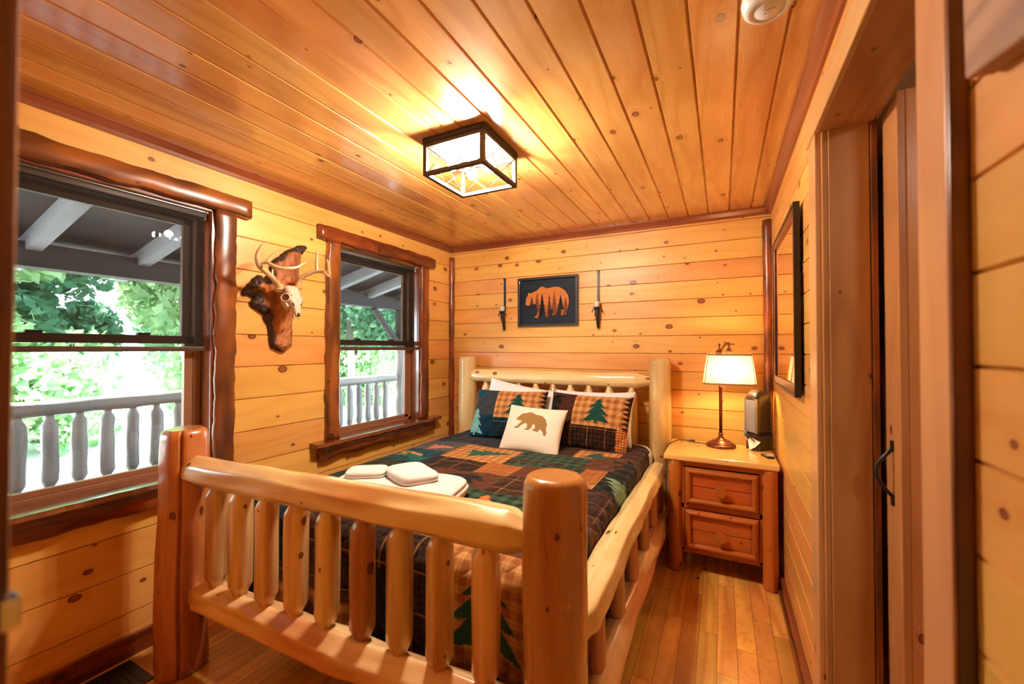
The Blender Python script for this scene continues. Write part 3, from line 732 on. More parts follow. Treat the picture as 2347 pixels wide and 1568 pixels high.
def grid_mesh(name, PX, PY, PZ, U, V, mat, C=None, smooth=True, parent=None):
    ny, nx = PX.shape; me = bpy.data.meshes.new(name)
    co = np.stack([PX, PY, PZ], -1).reshape(-1, 3)
    idx = np.arange(nx*ny).reshape(ny, nx); q = np.stack([idx[:-1, :-1], idx[:-1, 1:], idx[1:, 1:], idx[1:, :-1]], -1).reshape(-1, 4)
    me.vertices.add(len(co)); me.vertices.foreach_set('co', co.astype(np.float32).ravel())
    me.loops.add(q.size); me.loops.foreach_set('vertex_index', q.ravel().astype(np.int32))
    me.polygons.add(len(q)); me.polygons.foreach_set('loop_start', (np.arange(len(q))*4).astype(np.int32))
    me.update(calc_edges=True)
    ul = me.uv_layers.new(name='UVMap'); uv = np.stack([U, V], -1).reshape(-1, 2)[q.ravel()]; ul.data.foreach_set('uv', uv.astype(np.float32).ravel())
    me.polygons.foreach_set('use_smooth', [smooth]*len(q)); me.materials.append(mat)
    if C is not None: set_col(me, C)
    o = bpy.data.objects.new(name, me); COL.objects.link(o)
    if parent: o.parent = parent
    return o

def vnoise(X, Y, s, seed=0):
    """cheap smooth value noise on arrays"""
    x, y = X*s+seed*13.7, Y*s+seed*7.1; xi, yi = np.floor(x), np.floor(y); fx, fy = x-xi, y-yi; fx = fx*fx*(3-2*fx); fy = fy*fy*(3-2*fy)
    return (hsh(xi, yi)*(1-fx)+hsh(xi+1, yi)*fx)*(1-fy)+(hsh(xi, yi+1)*(1-fx)+hsh(xi+1, yi+1)*fx)*fy-.5

# ------------------------------------------------------------------ mattress + quilt
mt = MB(); mt.box((-2.03, 1.22, .362), (-.50, 3.19, .655), 'x'); o = mt.build('mattress', M['white_cloth'], bevel=.05, local=(-1.265, 2.2, .362))
tag(o, 'white mattress showing at the head end of the log bed under the quilt', 'mattress')
def drape(s, a, b, r=.075):
    """unfolded coordinate -> (position, drop) for a sheet lying on [a,b] and hanging past its ends"""
    p = np.clip(s, a, b); dr = np.zeros_like(s)
    for sg, e in ((-1, a), (1, b)):
        o_ = np.maximum(0, sg*(s-e)+r*0) ; th = np.minimum(o_/r, math.pi/2)
        p = np.where(o_ > 0, e+sg*(r*np.sin(th)), p); dr = np.where(o_ > 0, r*(1-np.cos(th))+np.maximum(0, o_-r*math.pi/2), dr)
    return p, dr
st = .0052
sv = np.arange(-2.42, .02, st); tv = np.arange(.62, 3.16, st); SS, TT = np.meshgrid(sv, tv)
px_, dx_ = drape(SS, -1.97, -.545); py_, dy_ = drape(TT, 1.255, 9.0)
dz = np.minimum(dx_+dy_, .46)
Zq = .686-dz+.010*vnoise(SS, TT, 4, 1)*(dz < .05)+.006*vnoise(SS, TT, 12, 2)
hang = np.clip(dx_/.25, 0, 1); hy = np.clip(dy_/.25, 0, 1)
px2 = px_+np.where(SS > -1.2, 1, -1)*hang*(.008+.010*np.sin(TT*26)*hang+.008*vnoise(SS, TT, 9, 5)); px2 = np.minimum(px2, -.462)
py2 = py_-hy*(.01+.014*np.sin(SS*21)*hy+.01*vnoise(SS, TT, 8, 6))
# draw the foot-end corners in so the hanging cloth stays inside the posts
cr_ = hang*hy; px2 = px2-cr_*.05*np.where(SS > -1.2, 1, -1); py2 = py2+cr_*.05
py2 = np.maximum(py2, 1.135)
quilt = grid_mesh('patchwork_quilt', px2, py2, Zq, SS, TT, M['quilt'], quilt_paint(SS, TT))
md = quilt.modifiers.new('thick', 'SOLIDIFY'); md.thickness = .008; md.offset = -1
tag(quilt, 'dark lodge patchwork quilt with bears, firs and plaid squares spread over the bed', 'quilt')
# white sheet edge at the head of the bed
sv2 = np.arange(-1.98, -.30, .02); tv2 = np.arange(3.08, 3.22, .02); S2, T2 = np.meshgrid(sv2, tv2); a_, b_ = drape(S2, -1.99, -.535, .07)
sh = grid_mesh('white_bedsheet', np.minimum(a_, -.452), T2, .676-b_, S2, T2, M['white_cloth']); md = sh.modifiers.new('thick', 'SOLIDIFY'); md.thickness = .004; md.offset = -1
tag(sh, 'white bedsheet edge showing beside the pillows at the head of the bed', 'sheet')

# ------------------------------------------------------------------ pillows
def pillow(name, label, cat, w_, h_, t_, loc, lean, yaw, roll, mat, paint=None, res=.008, ripple=.004, group=None, seed=0, ruff=0):
    nx, ny = int(w_/res), int(h_/res); u = np.linspace(-1, 1, nx); v = np.linspace(-1, 1, ny); Ug, Vg = np.meshgrid(u, v)
    bx = w_/2*Ug*(1-.055*(1-Vg**2)*Ug**2); bz = h_/2*Vg*(1-.075*(1-Ug**2)*Vg**2)
    th = t_/2*(np.clip(1-Ug**2, 0, 1)*np.clip(1-Vg**2, 0, 1))**.42
    wr = ripple*(vnoise(bx, bz, 14, seed)+.6*vnoise(bx, bz, 35, seed+2)); edge = (1-np.maximum(np.abs(Ug), np.abs(Vg)))
    wr = wr*np.clip(edge*6, 0, 1); wave = ripple*1.5*vnoise(bx, bz, 6, seed+4)
    P = np.concatenate([np.stack([bx, -th+wr+wave, bz], -1), np.stack([bx[::-1], (th+wave)[::-1], bz[::-1]], -1)], 0)
    UU = np.concatenate([bx, bx[::-1]+3], 0); VV = np.concatenate([bz, bz[::-1]], 0)
    C = None
    if paint: C = np.concatenate([paint(bx, bz), paint(bx, bz)[::-1]], 0)
    o = grid_mesh(name, P[..., 0], P[..., 1], P[..., 2], UU, VV, mat, C)
    o.matrix_world = Matrix.Translation(loc) @ Euler((0, 0, yaw)).to_matrix().to_4x4() @ Matrix.Rotation(-lean, 4, 'X') @ Matrix.Rotation(roll, 4, 'Y')
    return tag(o, label, cat, group)

def sham_paint(flip, cols):
    lft, dk = cols
    def f(X, Y):
        C = p_solid(X, Y, lft)
        m = X > -.10; C[m] = p_tan(X[m], Y[m]); m = (X > -.10) & (Y < -.045); C[m] = p_dark(X[m], Y[m], *dk)
        if flip == 0:
            m = (X <= -.10) & (Y < -.03); C[m] = p_solid(X[m], Y[m], (6, 42, 58)); a, b = place(X, Y, -.26, -.19, .16, 0, 1, .22); C[inpoly(a, b, FIR) & (X < -.10)] = S(110, 165, 160)
            a, b = place(X, Y, -.28, .12, .2, 0, 1, .2); C[inpoly(a, b, FIR)] = S(8, 62, 88)
        else:
            a, b = place(X, Y, -.27, .08, .22, R(80)); C[inpoly(a, b, BEAR)] = S(20, 16, 14)
        # sawtooth edge
        m = (X > .255) & (Y > -.045); tooth = .255+.045*(1-np.abs(np.mod(Y, .036)/.018-1)); C[m & (X > tooth)] = S(44, 20, 12)
        m = (X > .235) & (Y <= -.045); C[m] = p_hound(X[m], Y[m])*1.2
        a, b = place(X, Y, .085, -.025, .20, 0, 1, .19); C[inpoly(a, b, FIR)] = S(22, 66, 56)
        return C
    return f
pillow('bed_pillow', 'white pillow on the left, its corner poking up behind the dark quilted sham', 'pillow', .66, .44, .15, (-1.53, 3.13, .885), R(18), R(3), R(9), M['white_cloth'], seed=1, group='white pillows')
pillow('bed_pillow', 'white pillow on the right, edge showing behind the brown plaid sham', 'pillow', .64, .42, .15, (-.90, 3.125, .872), R(22), R(-2), R(-1), M['white_cloth'], seed=2, group='white pillows')
pillow('quilted_sham', 'navy and tan quilted sham leaning at the left side of the headboard', 'pillow', .62, .42, .16, (-1.535, 2.965, .865), R(26), R(6), R(0), M['quilt'], sham_paint(0, ((50, 54, 62), ((10, 26, 36), (20, 44, 52), (120, 140, 150), .15))), .004, .008, 'quilted pillow shams', 3)
pillow('quilted_sham', 'brown and tan plaid quilted sham leaning at the right side of the headboard', 'pillow', .63, .42, .16, (-.885, 2.965, .862), R(25), R(-3), R(1), M['quilt'], sham_paint(1, ((62, 30, 22), ((18, 10, 8), (58, 30, 14), (190, 120, 60), .13))), .004, .008, 'quilted pillow shams', 4)
def bear_cushion(X, Y):
    C = p_solid(X, Y, (222, 208, 190)); a, b = place(X, Y, .0, .035, .255, R(-2)); m = inpoly(a, b, BEAR); C[m] = S(158, 122, 76)
    t_ = (np.mod(X, .006) < .002) | (np.mod(Y, .006) < .002); C[m & t_] = S(140, 104, 62); return C
pillow('bear_cushion', 'small cream cushion with a tan walking bear, in front of the shams', 'cushion', .45, .36, .14, (-1.215, 2.73, .812), R(33), R(3), R(2.5), M['cushion'], bear_cushion, .003, .004, None, 8)

# ------------------------------------------------------------------ towels on the bed
def folded(name, label, w_, d_, h_, loc, rz, layers, seed, group):
    nu, nv = 72, 40; mb = MB()
    for i in range(nv+1):
        ph = math.pi*i/nv-math.pi/2
        cz = math.copysign(abs(math.sin(ph))**.8, math.sin(ph)); cr2 = max(.0, math.cos(ph))**.22
        for k in range(nu):
            th = 2*math.pi*k/nu; ct, st_ = math.cos(th), math.sin(th)
            x = math.copysign(abs(ct)**.42, ct)*w_/2*cr2; y = math.copysign(abs(st_)**.42, st_)*d_/2*cr2
            groove = 1-.06*(1-abs(math.sin((cz+1)*math.pi*layers/2))**.4)
            q = 1+.10*noise.noise(Vector((x*7, y*7, seed)))
            mb.v.append((x*groove*q, y*groove*q, h_/2+cz*h_/2*(1+.14*noise.noise(Vector((x*8, y*8, seed+3))))))
    for i in range(nv):
        for k in range(nu):
            k2 = (k+1) % nu; f = [i*nu+k, i*nu+k2, (i+1)*nu+k2, (i+1)*nu+k]; mb.face(f, [(mb.v[a][0], mb.v[a][1]+mb.v[a][2]) for a in f], True)
    o = mb.build(name, M['towel']); o.location = loc; o.rotation_euler = (0, 0, rz); return tag(o, label, 'towel', group)
folded('bath_towel', 'large folded white bath towel lying at the foot of the quilt', .66, .42, .095, (-1.375, 1.49, .684), R(8), 3, 1, 'white towels')
folded('hand_towel', 'small folded white hand towel on top of the bath towel, right of the washcloth', .27, .19, .05, (-1.33, 1.56, .775), R(-28), 2, 2, 'white towels')
folded('washcloth', 'small folded white washcloth on the left end of the bath towel', .19, .15, .035, (-1.56, 1.50, .776), R(35), 2, 3, 'white towels')

# ------------------------------------------------------------------ nightstand
ns = thing('nightstand', 'cedar log nightstand with two framed drawers and round knobs, right of the bed', 'nightstand', (-.02, 3.03, 0))
NI = Matrix.Translation((.02, -3.03, 0))
def npart(mb, name, mat, bevel=0, parent=ns, inv=NI):
    o = mb.build(name, mat, bevel=bevel); o.parent = parent; o.matrix_parent_inverse = inv; return o
mb = MB(); mb.box((-.337, 2.795, .697), (.289, 3.285, .733), 'x'); npart(mb, 'top', M['ns_top'], .008)
for (x, y) in ((-.272, 2.842), (.243, 2.842), (-.272, 3.235), (.243, 3.235)):
    npart(log((x, y, 0), (x, y, .6965), .040, ('soft', 'flat'), x*7+y, 28, 8, .8, .10, bow=.002), 'leg', M['ns'])
mb = MB(); mb.box((-.245, 2.85, .125), (-.232, 3.23, .6965), 'z'); mb.box((.203, 2.85, .125), (.216, 3.23, .6965), 'z'); mb.box((-.245, 3.22, .125), (.216, 3.235, .6965), 'x')
mb.box((-.24, 2.835, .125), (.21, 3.22, .14), 'x'); mb.box((-.24, 2.835, .66), (.21, 2.85, .6965), 'x'); mb.box((-.24, 2.832, .398), (.21, 2.852, .43), 'x'); mb.box((-.24, 2.832, .125), (.21, 2.85, .15), 'x')
mb.box((-.24, 2.832, .13), (-.218, 2.85, .69), 'z'); mb.box((.188, 2.832, .13), (.21, 2.85, .69), 'z')
npart(mb, 'carcass', M['ns'], .002)
def drawer(z0, z1, split):
    x0, x1 = -.216, .186; y = 2.812
    mb = MB(); mb.box((x0+.03, y+.012, z0+.03), (x1-.03, y+.03, (z0+z1)/2-.002), 'x', .3*z0); mb.box((x0+.03, y+.012, (z0+z1)/2+.002), (x1-.03, y+.03, z1-.03), 'x', 1.7*z0)
    mb.box((split-.0015, y+.0114, z0+.03), (split+.0015, y+.0125, (z0+z1)/2), 'z')
    d = npart(mb, 'drawer', M['ns'], .001)
    # mitred half-round frame
    def bar(a, b, c, e, ax):
        mb2 = MB(); fw = .042; n = 9
        for (q, inn) in ((a, b), (c, e)): pass
        return mb2
    fw = .042; mb = MB(); K = 8
    cs = [(x0, z0), (x1, z0), (x1, z1), (x0, z1)]; ci = [(x0+fw, z0+fw), (x1-fw, z0+fw), (x1-fw, z1-fw), (x0+fw, z1-fw)]
    for s_ in range(4):
        a, b = s_, (s_+1) % 4; base = len(mb.v)
        for (o_, i_) in ((cs[a], ci[a]), (cs[b], ci[b])):
            for k in range(K+1):
                f = k/K; yy = y+.022-.034*math.sin(math.pi*(.06+.94*f*.92))**.7
                mb.v.append((o_[0]+(i_[0]-o_[0])*f, yy, o_[1]+(i_[1]-o_[1])*f))
        L = math.hypot(cs[b][0]-cs[a][0], cs[b][1]-cs[a][1])
        for k in range(K): mb.face([base+k, base+k+1, base+K+1+k+1, base+K+1+k], [(s_*.5, k*.006), (s_*.5, k*.006+.006), (s_*.5+L, k*.006+.006), (s_*.5+L, k*.006)], True)
        mb.face([base, base+K, base+K+1+K, base+K+1], [(0, 0), (0, .03), (L, .03), (L, 0)])
    fr = mb.build('drawer_frame', M['ns']); fr.parent = d; 
    kb = MB(); c = (-.015, y+.012, (z0+z1)/2-.008)
    kb.tube([(c[0], c[1], c[2]), (c[0], c[1]-.022, c[2]), (c[0], c[1]-.030, c[2]), (c[0], c[1]-.044, c[2]), (c[0], c[1]-.046, c[2])], [.016, .018, .030, .032, .030], 28, rf=lambda th, L: 1+.04*math.sin(3*th+z0*9))
    kn = kb.build('knob', M['ns']); kn.parent = d
    return d
drawer(.43, .657, -.115); drawer(.152, .397, .035)

# ------------------------------------------------------------------ table lamp
LX, LY, LZ = -.012, 3.17, .7335
lp = thing('table_lamp', 'lit bronze bridge lamp with a linen shade on the nightstand', 'lamp', (LX, LY, LZ))
def lpart(mb, name, mat, bevel=0): return mb.build(name, mat, lp, bevel=bevel)
mb = MB(); mb.lathe([(.088, 0), (.092, .004), (.092, .014), (.086, .018), (.080, .020), (.078, .026), (.066, .032), (.060, .034), (.056, .040), (.040, .046), (.022, .056), (.014, .068), (.013, .078), (.017, .082), (.017, .088), (.0115, .092)], n=48); lpart(mb, 'base', M['bronze'])
mb = MB(); mb.lathe([(.0105, .09), (.0105, .395), (.013, .398), (.013, .404), (.010, .408), (.008, .61), (.0135, .615), (.0135, .625)], n=24); lpart(mb, 'pole', M['bronze'])
# pump-like arm above the shade
SX = .052
mb = MB(); mb.tube([(0, 0, .618), (.002, 0, .636), (.010, 0, .660), (.022, 0, .684), (.036, 0, .698), (.050, 0, .700), (.058, 0, .694)], [.006, .006, .006, .0065, .009, .010, .007], 14)
mb.tube([(.050, 0, .697), (.066, 0, .693), (.080, 0, .694), (.088, 0, .690)], [.006, .0035, .006, .004], 12)
mb.tube([(SX, 0, .700), (SX, 0, .676), (SX, 0, .664)], [.008, .005, .009], 14)
mb.lathe([(.0135, 0), (.0135, .012)], (SX, 0, .652), 20)
for (x, z, r) in ((-.016, .640, .014), (-.004, .640, .013)):
    mb.lathe([(r*math.sin(math.pi*i/10)+.0001, -r*math.cos(math.pi*i/10)) for i in range(11)], (x, 0, z), 18)
mb.lathe([(.008, 0), (.010, .012), (.005, .02), (.004, .032), (.0075, .038), (.0075, .046), (.003, .052)], (-.006, 0, .648), 18)
lpart(mb, 'arm', M['bronze'])
mb = MB(); mb.lathe([(.024, .612), (.024, .648), (.022, .652), (.004, .653)], (SX, 0, 0), 28); lpart(mb, 'socket_cup', M['shade_trim'])
# shade: cut-corner oval, wider at the bottom
def ring(hw, hd, z, n=64):
    out = []
    for k in range(n):
        th = 2*math.pi*(k+.5)/n; c, s_ = math.cos(th), math.sin(th); out.append((SX+math.copysign(abs(c)**.55, c)*hw, math.copysign(abs(s_)**.55, s_)*hd, z))
    return out
def band(rings, mb=None):
    mb = mb or MB(); n = len(rings[0]); base = len(mb.v)
    for r_ in rings: mb.v += r_
    for i in range(len(rings)-1):
        for k in range(n): k2 = (k+1) % n; f = [base+i*n+k, base+i*n+k2, base+(i+1)*n+k2, base+(i+1)*n+k]; mb.face(f, [(mb.v[a][0]+mb.v[a][1], mb.v[a][2]) for a in f], True)
    return mb
zb, zt = .425, .628; Sb, St = (.162, .105), (.134, .085)
rs = []
for i in range(9): f = i/8; q = f-.06*math.sin(math.pi*f); rs.append(ring(Sb[0]+(St[0]-Sb[0])*q, Sb[1]+(St[1]-Sb[1])*q, zb+(zt-zb)*f))
so = band(rs).build('lamp_shade', M['shade'], lp, fix=False)
mb = band([ring(Sb[0]+.002, Sb[1]+.002, zb-.002), ring(Sb[0], Sb[1]+.001, zb+.010)]); band([ring(St[0]+.002, St[1]+.002, zt-.010), ring(St[0]+.001, St[1]+.001, zt+.002)], mb)
for k in (5, 26, 37, 58):
    a0 = [r_[k] for r_ in rs]; a1 = [r_[(k+1) % 64] for r_ in rs]; base = len(mb.v); c = Vector((SX, 0, 0))
    for p, q in zip(a0, a1):
        for v in (p, q): w_ = Vector(v); o_ = Vector((w_.x-SX, w_.y, 0)).normalized()*.0015; mb.v.append(tuple(w_+o_))
    for i in range(8): mb.face([base+2*i, base+2*i+1, base+2*i+3, base+2*i+2], [(0, 0)]*4)
mb.build('shade_ribbon', M['shade_trim'], lp, fix=False)
M['lampbulb'] = emis('lamp_bulb_glow', LAMP_COL, LAMP_STR)
mb = MB(); r_ = .030; mb.lathe([(.013, -.045), (.014, -.03)]+[(r_*math.sin(math.pi*i/12)+.0005, .02-.05+r_+-r_*math.cos(math.pi*i/12)) for i in range(3, 13)], (SX, 0, .52), 20); lpart(mb, 'light_bulb', M['lampbulb'])
cpts = [(-.085, .01, .006), (-.13, .03, .004), (-.18, .05, .004), (-.235, .062, .006), (-.275, .055, .005), (-.305, -.03, .006), (-.328, -.12, .0), (-.335, -.15, -.05), (-.337, -.14, -.2), (-.337, -.13, -.45), (-.335, -.12, -.70), (-.325, -.10, -.728)]
mb = MB(); mb.tube(cpts, .0028, 8); lpart(mb, 'power_cord', M['cord'])
mb = MB(); mb.box((-.205, .046, .001), (-.165, .066, .016)); lpart(mb, 'inline_switch', plain('switch_grey', (.06, .05, .05), .5), .005)

# ------------------------------------------------------------------ ceramic tower heater
ht = thing('tower_heater', 'black tower space heater with silver grille, its cord wrapped round it, on the nightstand', 'heater', (.212, 3.205, .7335), R(-50))
def hpart(mb, name, mat, bevel=0, parent=None): return mb.build(name, mat, parent or ht, bevel=bevel)
hw, hd = .054, .064
def sup(hx, hy, z, n=40, e=.45, cy=0):
    out = []
    for k in range(n): th = 2*math.pi*(k+.5)/n; c, s_ = math.cos(th), math.sin(th); out.append((math.copysign(abs(c)**e, c)*hx, cy+math.copysign(abs(s_)**e, s_)*hy, z))
    return out
M['heater'] = plain('heater_plastic', (.035, .018, .012), .22, 0, .5)
M['heater_top'] = plain('heater_top', (.05, .045, .045), .15, .3, .6)
M['grille'] = plain('silver_grille', (.62, .64, .68), .35, .6, nscale=600, noise_amt=.3, bump=.5)
rs = [sup(hw*1.04, hd*1.03, 0), sup(hw*1.04, hd*1.03, .012), sup(hw, hd, .02), sup(hw*.97, hd*.95, .10), sup(hw, hd, .105), sup(hw, hd, .34)]
for i in range(1, 8): a = i/7*math.pi/2; rs.append(sup(hw*(.55+.45*math.cos(a)), hd*(.40+.6*math.cos(a)), .34+.05*math.sin(a), cy=.010*math.sin(a)))
mb = band(rs); mb.face(list(range(len(mb.v)-40, len(mb.v))), [(0, 0)]*40); hpart(mb, 'body', M['heater'])
mb = MB(); n = 12
for i in range(n+1):
    a = -1+2*i/n; x = a*hw*.82; yy = -hd-.003+.004*a*a
    mb.v += [(x, yy, .115), (x, yy, .325)]
for i in range(n): mb.face([2*i, 2*i+2, 2*i+3, 2*i+1], [(i*.01, 0), (i*.01+.01, 0), (i*.01+.01, .2), (i*.01, .2)], True)
gr = hpart(mb, 'grille', M['grille'])
mb = MB()
for i in range(24): z = .12+i*.0088; mb.box((-hw*.80, -hd-.005, z), (hw*.80, -hd-.0035, z+.0022))
for sx_ in (-1, 1): mb.box((sx_*hw*.82-.003, -hd-.004, .11), (sx_*hw*.82+.003, -hd+.012, .335), 'z')
hpart(mb, 'grille_bars', plain('grille_bars', (.5, .5, .52), .3, .8), 0)
mb = MB(); mb.box((-hw*.75, -hd*.4, .385), (hw*.3, hd*.35, .3925)); hpart(mb, 'control_panel', M['heater_top'], .004)
mb = MB()
for i in range(16): z = .13+i*.012; mb.box((hw*1.0-.004, hd*.35, z), (hw*1.0+.0004, hd*.8, z+.004))
hpart(mb, 'vent_slots', M['black'])
mb = MB()
for j, z0 in enumerate((.096, .104, .088)):
    pts = [(math.copysign(abs(math.cos(a))**.55, math.cos(a))*(hw+.008), math.copysign(abs(math.sin(a))**.55, math.sin(a))*(hd+.008), z0+.006*math.sin(a*2+j)) for a in [2*math.pi*k/40 for k in range(41)]]
    mb.tube(pts, .0032, 8)
mb.tube([(-.02, -hd-.010, .10), (.02, -hd-.012, .075), (.045, -hd-.010, .06)], .0032, 8)
hpart(mb, 'power_cord', M['cord'])
mb = MB(); mb.box((-.045, -hd-.016, .098), (-.018, -hd-.006, .116)); hpart(mb, 'plug', plain('plug_blue', (.12, .22, .36), .3), .003)
mb = MB(); mb.v = [(.012, -hd-.010, .085), (.075, -hd+.006, .062), (.060, -hd-.020, .028), (.022, -hd-.030, .002), (.004, -hd-.018, .03), (-.012, -hd-.010, .062)]
mb.face([0, 1, 2, 3, 4, 5], [(v[0], v[2]) for v in mb.v]); tg = hpart(mb, 'paper_tag', M['paper']); md = tg.modifiers.new('t', 'SOLIDIFY'); md.thickness = .0008
def text_mesh(body, size, mat, parent, mw, name='lettering', ex=.0004):
    cu = bpy.data.curves.new(name, 'FONT'); cu.body = body; cu.size = size; cu.extrude = ex; cu.align_x = 'LEFT'
    ob = bpy.data.objects.new(name, cu); COL.objects.link(ob); bpy.context.view_layer.update()
    me = bpy.data.meshes.new_from_object(ob.evaluated_get(bpy.context.evaluated_depsgraph_get())); COL.objects.unlink(ob); bpy.data.objects.remove(ob)
    me.materials.clear(); me.materials.append(mat); o = bpy.data.objects.new(name, me); COL.objects.link(o); o.parent = parent; o.matrix_local = mw; return o
text_mesh('Lasko', .024, M['white'], ht, Matrix.Translation((-.040, -hd*.95-.004, .056)) @ Matrix.Rotation(R(90), 4, 'X'), 'brand_lettering')

# remote control
rm = MB(); rm.box((-.022, -.045, 0), (.022, .045, .012)); o = rm.build('remote_control', M['black'], bevel=.004); o.location = (.245, 2.985, .7335); o.rotation_euler = (0, 0, R(20))
tag(o, 'small black remote control near the front edge of the nightstand', 'remote control')
mb = MB()
for i in range(4):
    for k in range(3): mb.box((-.015+k*.012, -.028+i*.012, .0118), (-.009+k*.012, -.022+i*.012, .0135))
mb.build('buttons', M['white'], o)
mb = MB(); mb.box((-.015, .026, .0118), (-.005, .036, .0135)); mb.build('power_button', plain('blue_button', (.2, .4, .7), .4), o)
mb = MB(); mb.box((.003, .026, .0118), (.013, .036, .0135)); mb.build('timer_button', plain('red_button', (.7, .2, .15), .4), o)

# ------------------------------------------------------------------ ceiling light
FX, FY = -1.10, 1.725
cl = thing('ceiling_light', 'square dark metal cage ceiling light with four glowing bulbs', 'ceiling light', (FX, FY, H))
def cp(mb, name, mat, bevel=0): return mb.build(name, mat, cl, bevel=bevel)
mb = MB(); mb.box((-.172, -.172, -.026), (.172, .172, -.0005)); cp(mb, 'canopy', M['gunmetal'], .006)
mb = MB(); a = .158; zt, zb = -.027, -.178
for sx_ in (-1, 1):
    for sy_ in (-1, 1): mb.box((sx_*a-.010, sy_*a-.010, zb), (sx_*a+.010, sy_*a+.010, zt), 'z')
for sx_ in (-1, 1):
    for z0, z1 in ((zb, zb+.018), (zt-.018, zt)):
        mb.box((sx_*a-.010, -a+.008, z0), (sx_*a+.010, a-.008, z1), 'y'); mb.box((-a+.008, sx_*a-.010, z0), (a-.008, sx_*a+.010, z1), 'x')
cp(mb, 'cage_frame', M['gunmetal'], .0015)
for ax in (0, 1):
    for sg in (-1, 1):
        mb = MB(); z0, z1 = zb+.016, zt-.016; b = a-.010
        def P(t_, z): return (t_, sg*a, z) if ax == 0 else (sg*a, t_, z)
        for (p, q) in (((-b, z1), (0, z0)), ((0, z1), (-b, z0)), ((0, z1), (b, z0)), ((b, z1), (0, z0))): mb.tube([P(*p), P(*q)], .0019, 6)
        for c in (-b/2, b/2): mb.tube([P(c+.008*math.cos(k*math.pi/8), (z0+z1)/2+.008*math.sin(k*math.pi/8)) for k in range(17)], .0012, 6)
        cp(mb, 'wire_panel', M['wire'])
mb = MB(); mb.lathe([(.012, -.026), (.012, -.07), (.032, -.075), (.036, -.09), (.032, -.104), (.010, -.108), (.008, -.114)], n=24)
for k in range(4):
    an = R(45+90*k)*1+R(-12); d = Vector((math.cos(an), math.sin(an), -.12)); mb.tube([Vector((0, 0, -.088))+d*.02, Vector((0, 0, -.088))+d*.062], [.017, .017], 18)
cp(mb, 'socket_cluster', M['gunmetal'])
M['bulb'] = emis('ceiling_bulb_glow', BULB_COL, BULB_STR)
for k in range(4):
    an = R(45+90*k)+R(-12); d = Vector((math.cos(an), math.sin(an), -.12)); c = Vector((0, 0, -.088))
    mb = MB(); prof = [(.062, .012), (.070, .014), (.080, .024), (.092, .028), (.104, .026), (.113, .018), (.118, .004)]
    mb.tube([c+d*p for p, _ in prof], [q for _, q in prof], 14); cp(mb, 'light_bulb', M['bulb'])

# smoke detector
sd = thing('smoke_detector', 'round white smoke detector on the plank ceiling at the top right', 'smoke detector', (.122, 1.36, H))
mb = MB(); mb.lathe([(.066, -.0005), (.068, -.012), (.066, -.020), (.062, -.034), (.054, -.042), (.042, -.044), (.040, -.041), (.036, -.041), (.033, -.045), (.004, -.047)], n=48); mb.build('housing', M['white'], sd)
mb = MB(); mb.lathe([(.0025, -.0475), (.0025, -.0462)], (-.008, .004, 0), 12); mb.box((-.012, -.010, -.0475), (.016, -.0085, -.0462)); mb.build('test_button_mark', plain('grey_mark', (.25, .25, .27), .6), sd)

# ------------------------------------------------------------------ wall art (bear)
ac, az = (-1.375, 1.818), .0
art = thing('bear_wall_art', 'dark blue plank picture of a wooden bear filled with fir trees, above the headboard', 'wall art', (-1.375, D, 1.815))
W_, H_ = .284, .218
mb = MB()
for z in (-1, 1): mb.box((-W_, -.034, z*(H_-.011)-.011), (W_, -.001, z*(H_-.011)+.011), 'x')
for x in (-1, 1): mb.box((x*(W_-.011)-.011, -.034, -H_+.022), (x*(W_-.011)+.011, -.001, H_-.022), 'z')
mb.build('picture_frame', plain('charcoal_frame', (.018, .022, .028), .35, 0, .2), art, bevel=.002)
ABEAR = [((a-1217)/1227.0, (660-b)/1400.0) for a, b in [(955, 690), (965, 600), (985, 575), (985, 545), (1000, 540), (1020, 550), (1100, 515), (1130, 480), (1160, 472), (1210, 500), (1300, 485), (1360, 495), (1420, 540), (1455, 600), (1465, 680), (1450, 760), (1440, 800), (1445, 830), (1420, 845), (1370, 840), (1380, 790), (1340, 760), (1330, 800), (1320, 830), (1265, 838), (1260, 820), (1285, 800), (1275, 760), (1245, 770), (1245, 860), (1200, 870), (1180, 860), (1195, 790), (1160, 790), (1140, 840), (1110, 868), (1065, 858), (1065, 845), (1100, 820), (1100, 760), (1080, 690), (1030, 690), (985, 708)]]
gx, gz = np.meshgrid(np.arange(-W_+.02, W_-.02, .0022), np.arange(-H_+.02, H_-.02, .0022))
C = p_solid(gx, gz, (34, 42, 56)); C *= (1+.12*vnoise(gx, gz*8, 12, 3))[..., None]
C[np.abs(np.mod(gz+.01, .072)-.036) < .0016] = S(8, 9, 12)
mb_ = inpoly(gx, gz, ABEAR); wood_c = p_solid(gx, gz, (196, 120, 62))*(1+.25*vnoise(gx*.6, gz*5, 30, 5))[..., None]; wood_c[gz < -.03] = wood_c[gz < -.03]*.72
C[mb_] = wood_c[mb_]
def jag(cx, cz, wd, ht_, col):
    t_ = (gz-cz)/ht_; wdt = wd*(1-t_)*(.55+.45*np.abs(np.mod(t_*9+.3*np.sin(gx*400), 1)))
    m = mb_ & (t_ > 0) & (t_ < 1) & (np.abs(gx-cx) < wdt*.5+.0012); C[m] = S(*col)
jag(-.150, -.04, .06, .09, (96, 52, 28)); jag(-.098, -.09, .07, .17, (110, 60, 34)); jag(.065, -.12, .08, .20, (118, 64, 36)); jag(.020, -.15, .07, .21, (84, 42, 26)); jag(.170, -.14, .07, .17, (104, 56, 34))
jag(-.050, -.15, .10, .22, (24, 20, 18)); jag(.124, -.08, .075, .13, (24, 20, 18))
panel = grid_mesh('bear_panel', gx, np.where(mb_, -.016, -.008), gz, gx, gz, M['painted'], C, False, art)
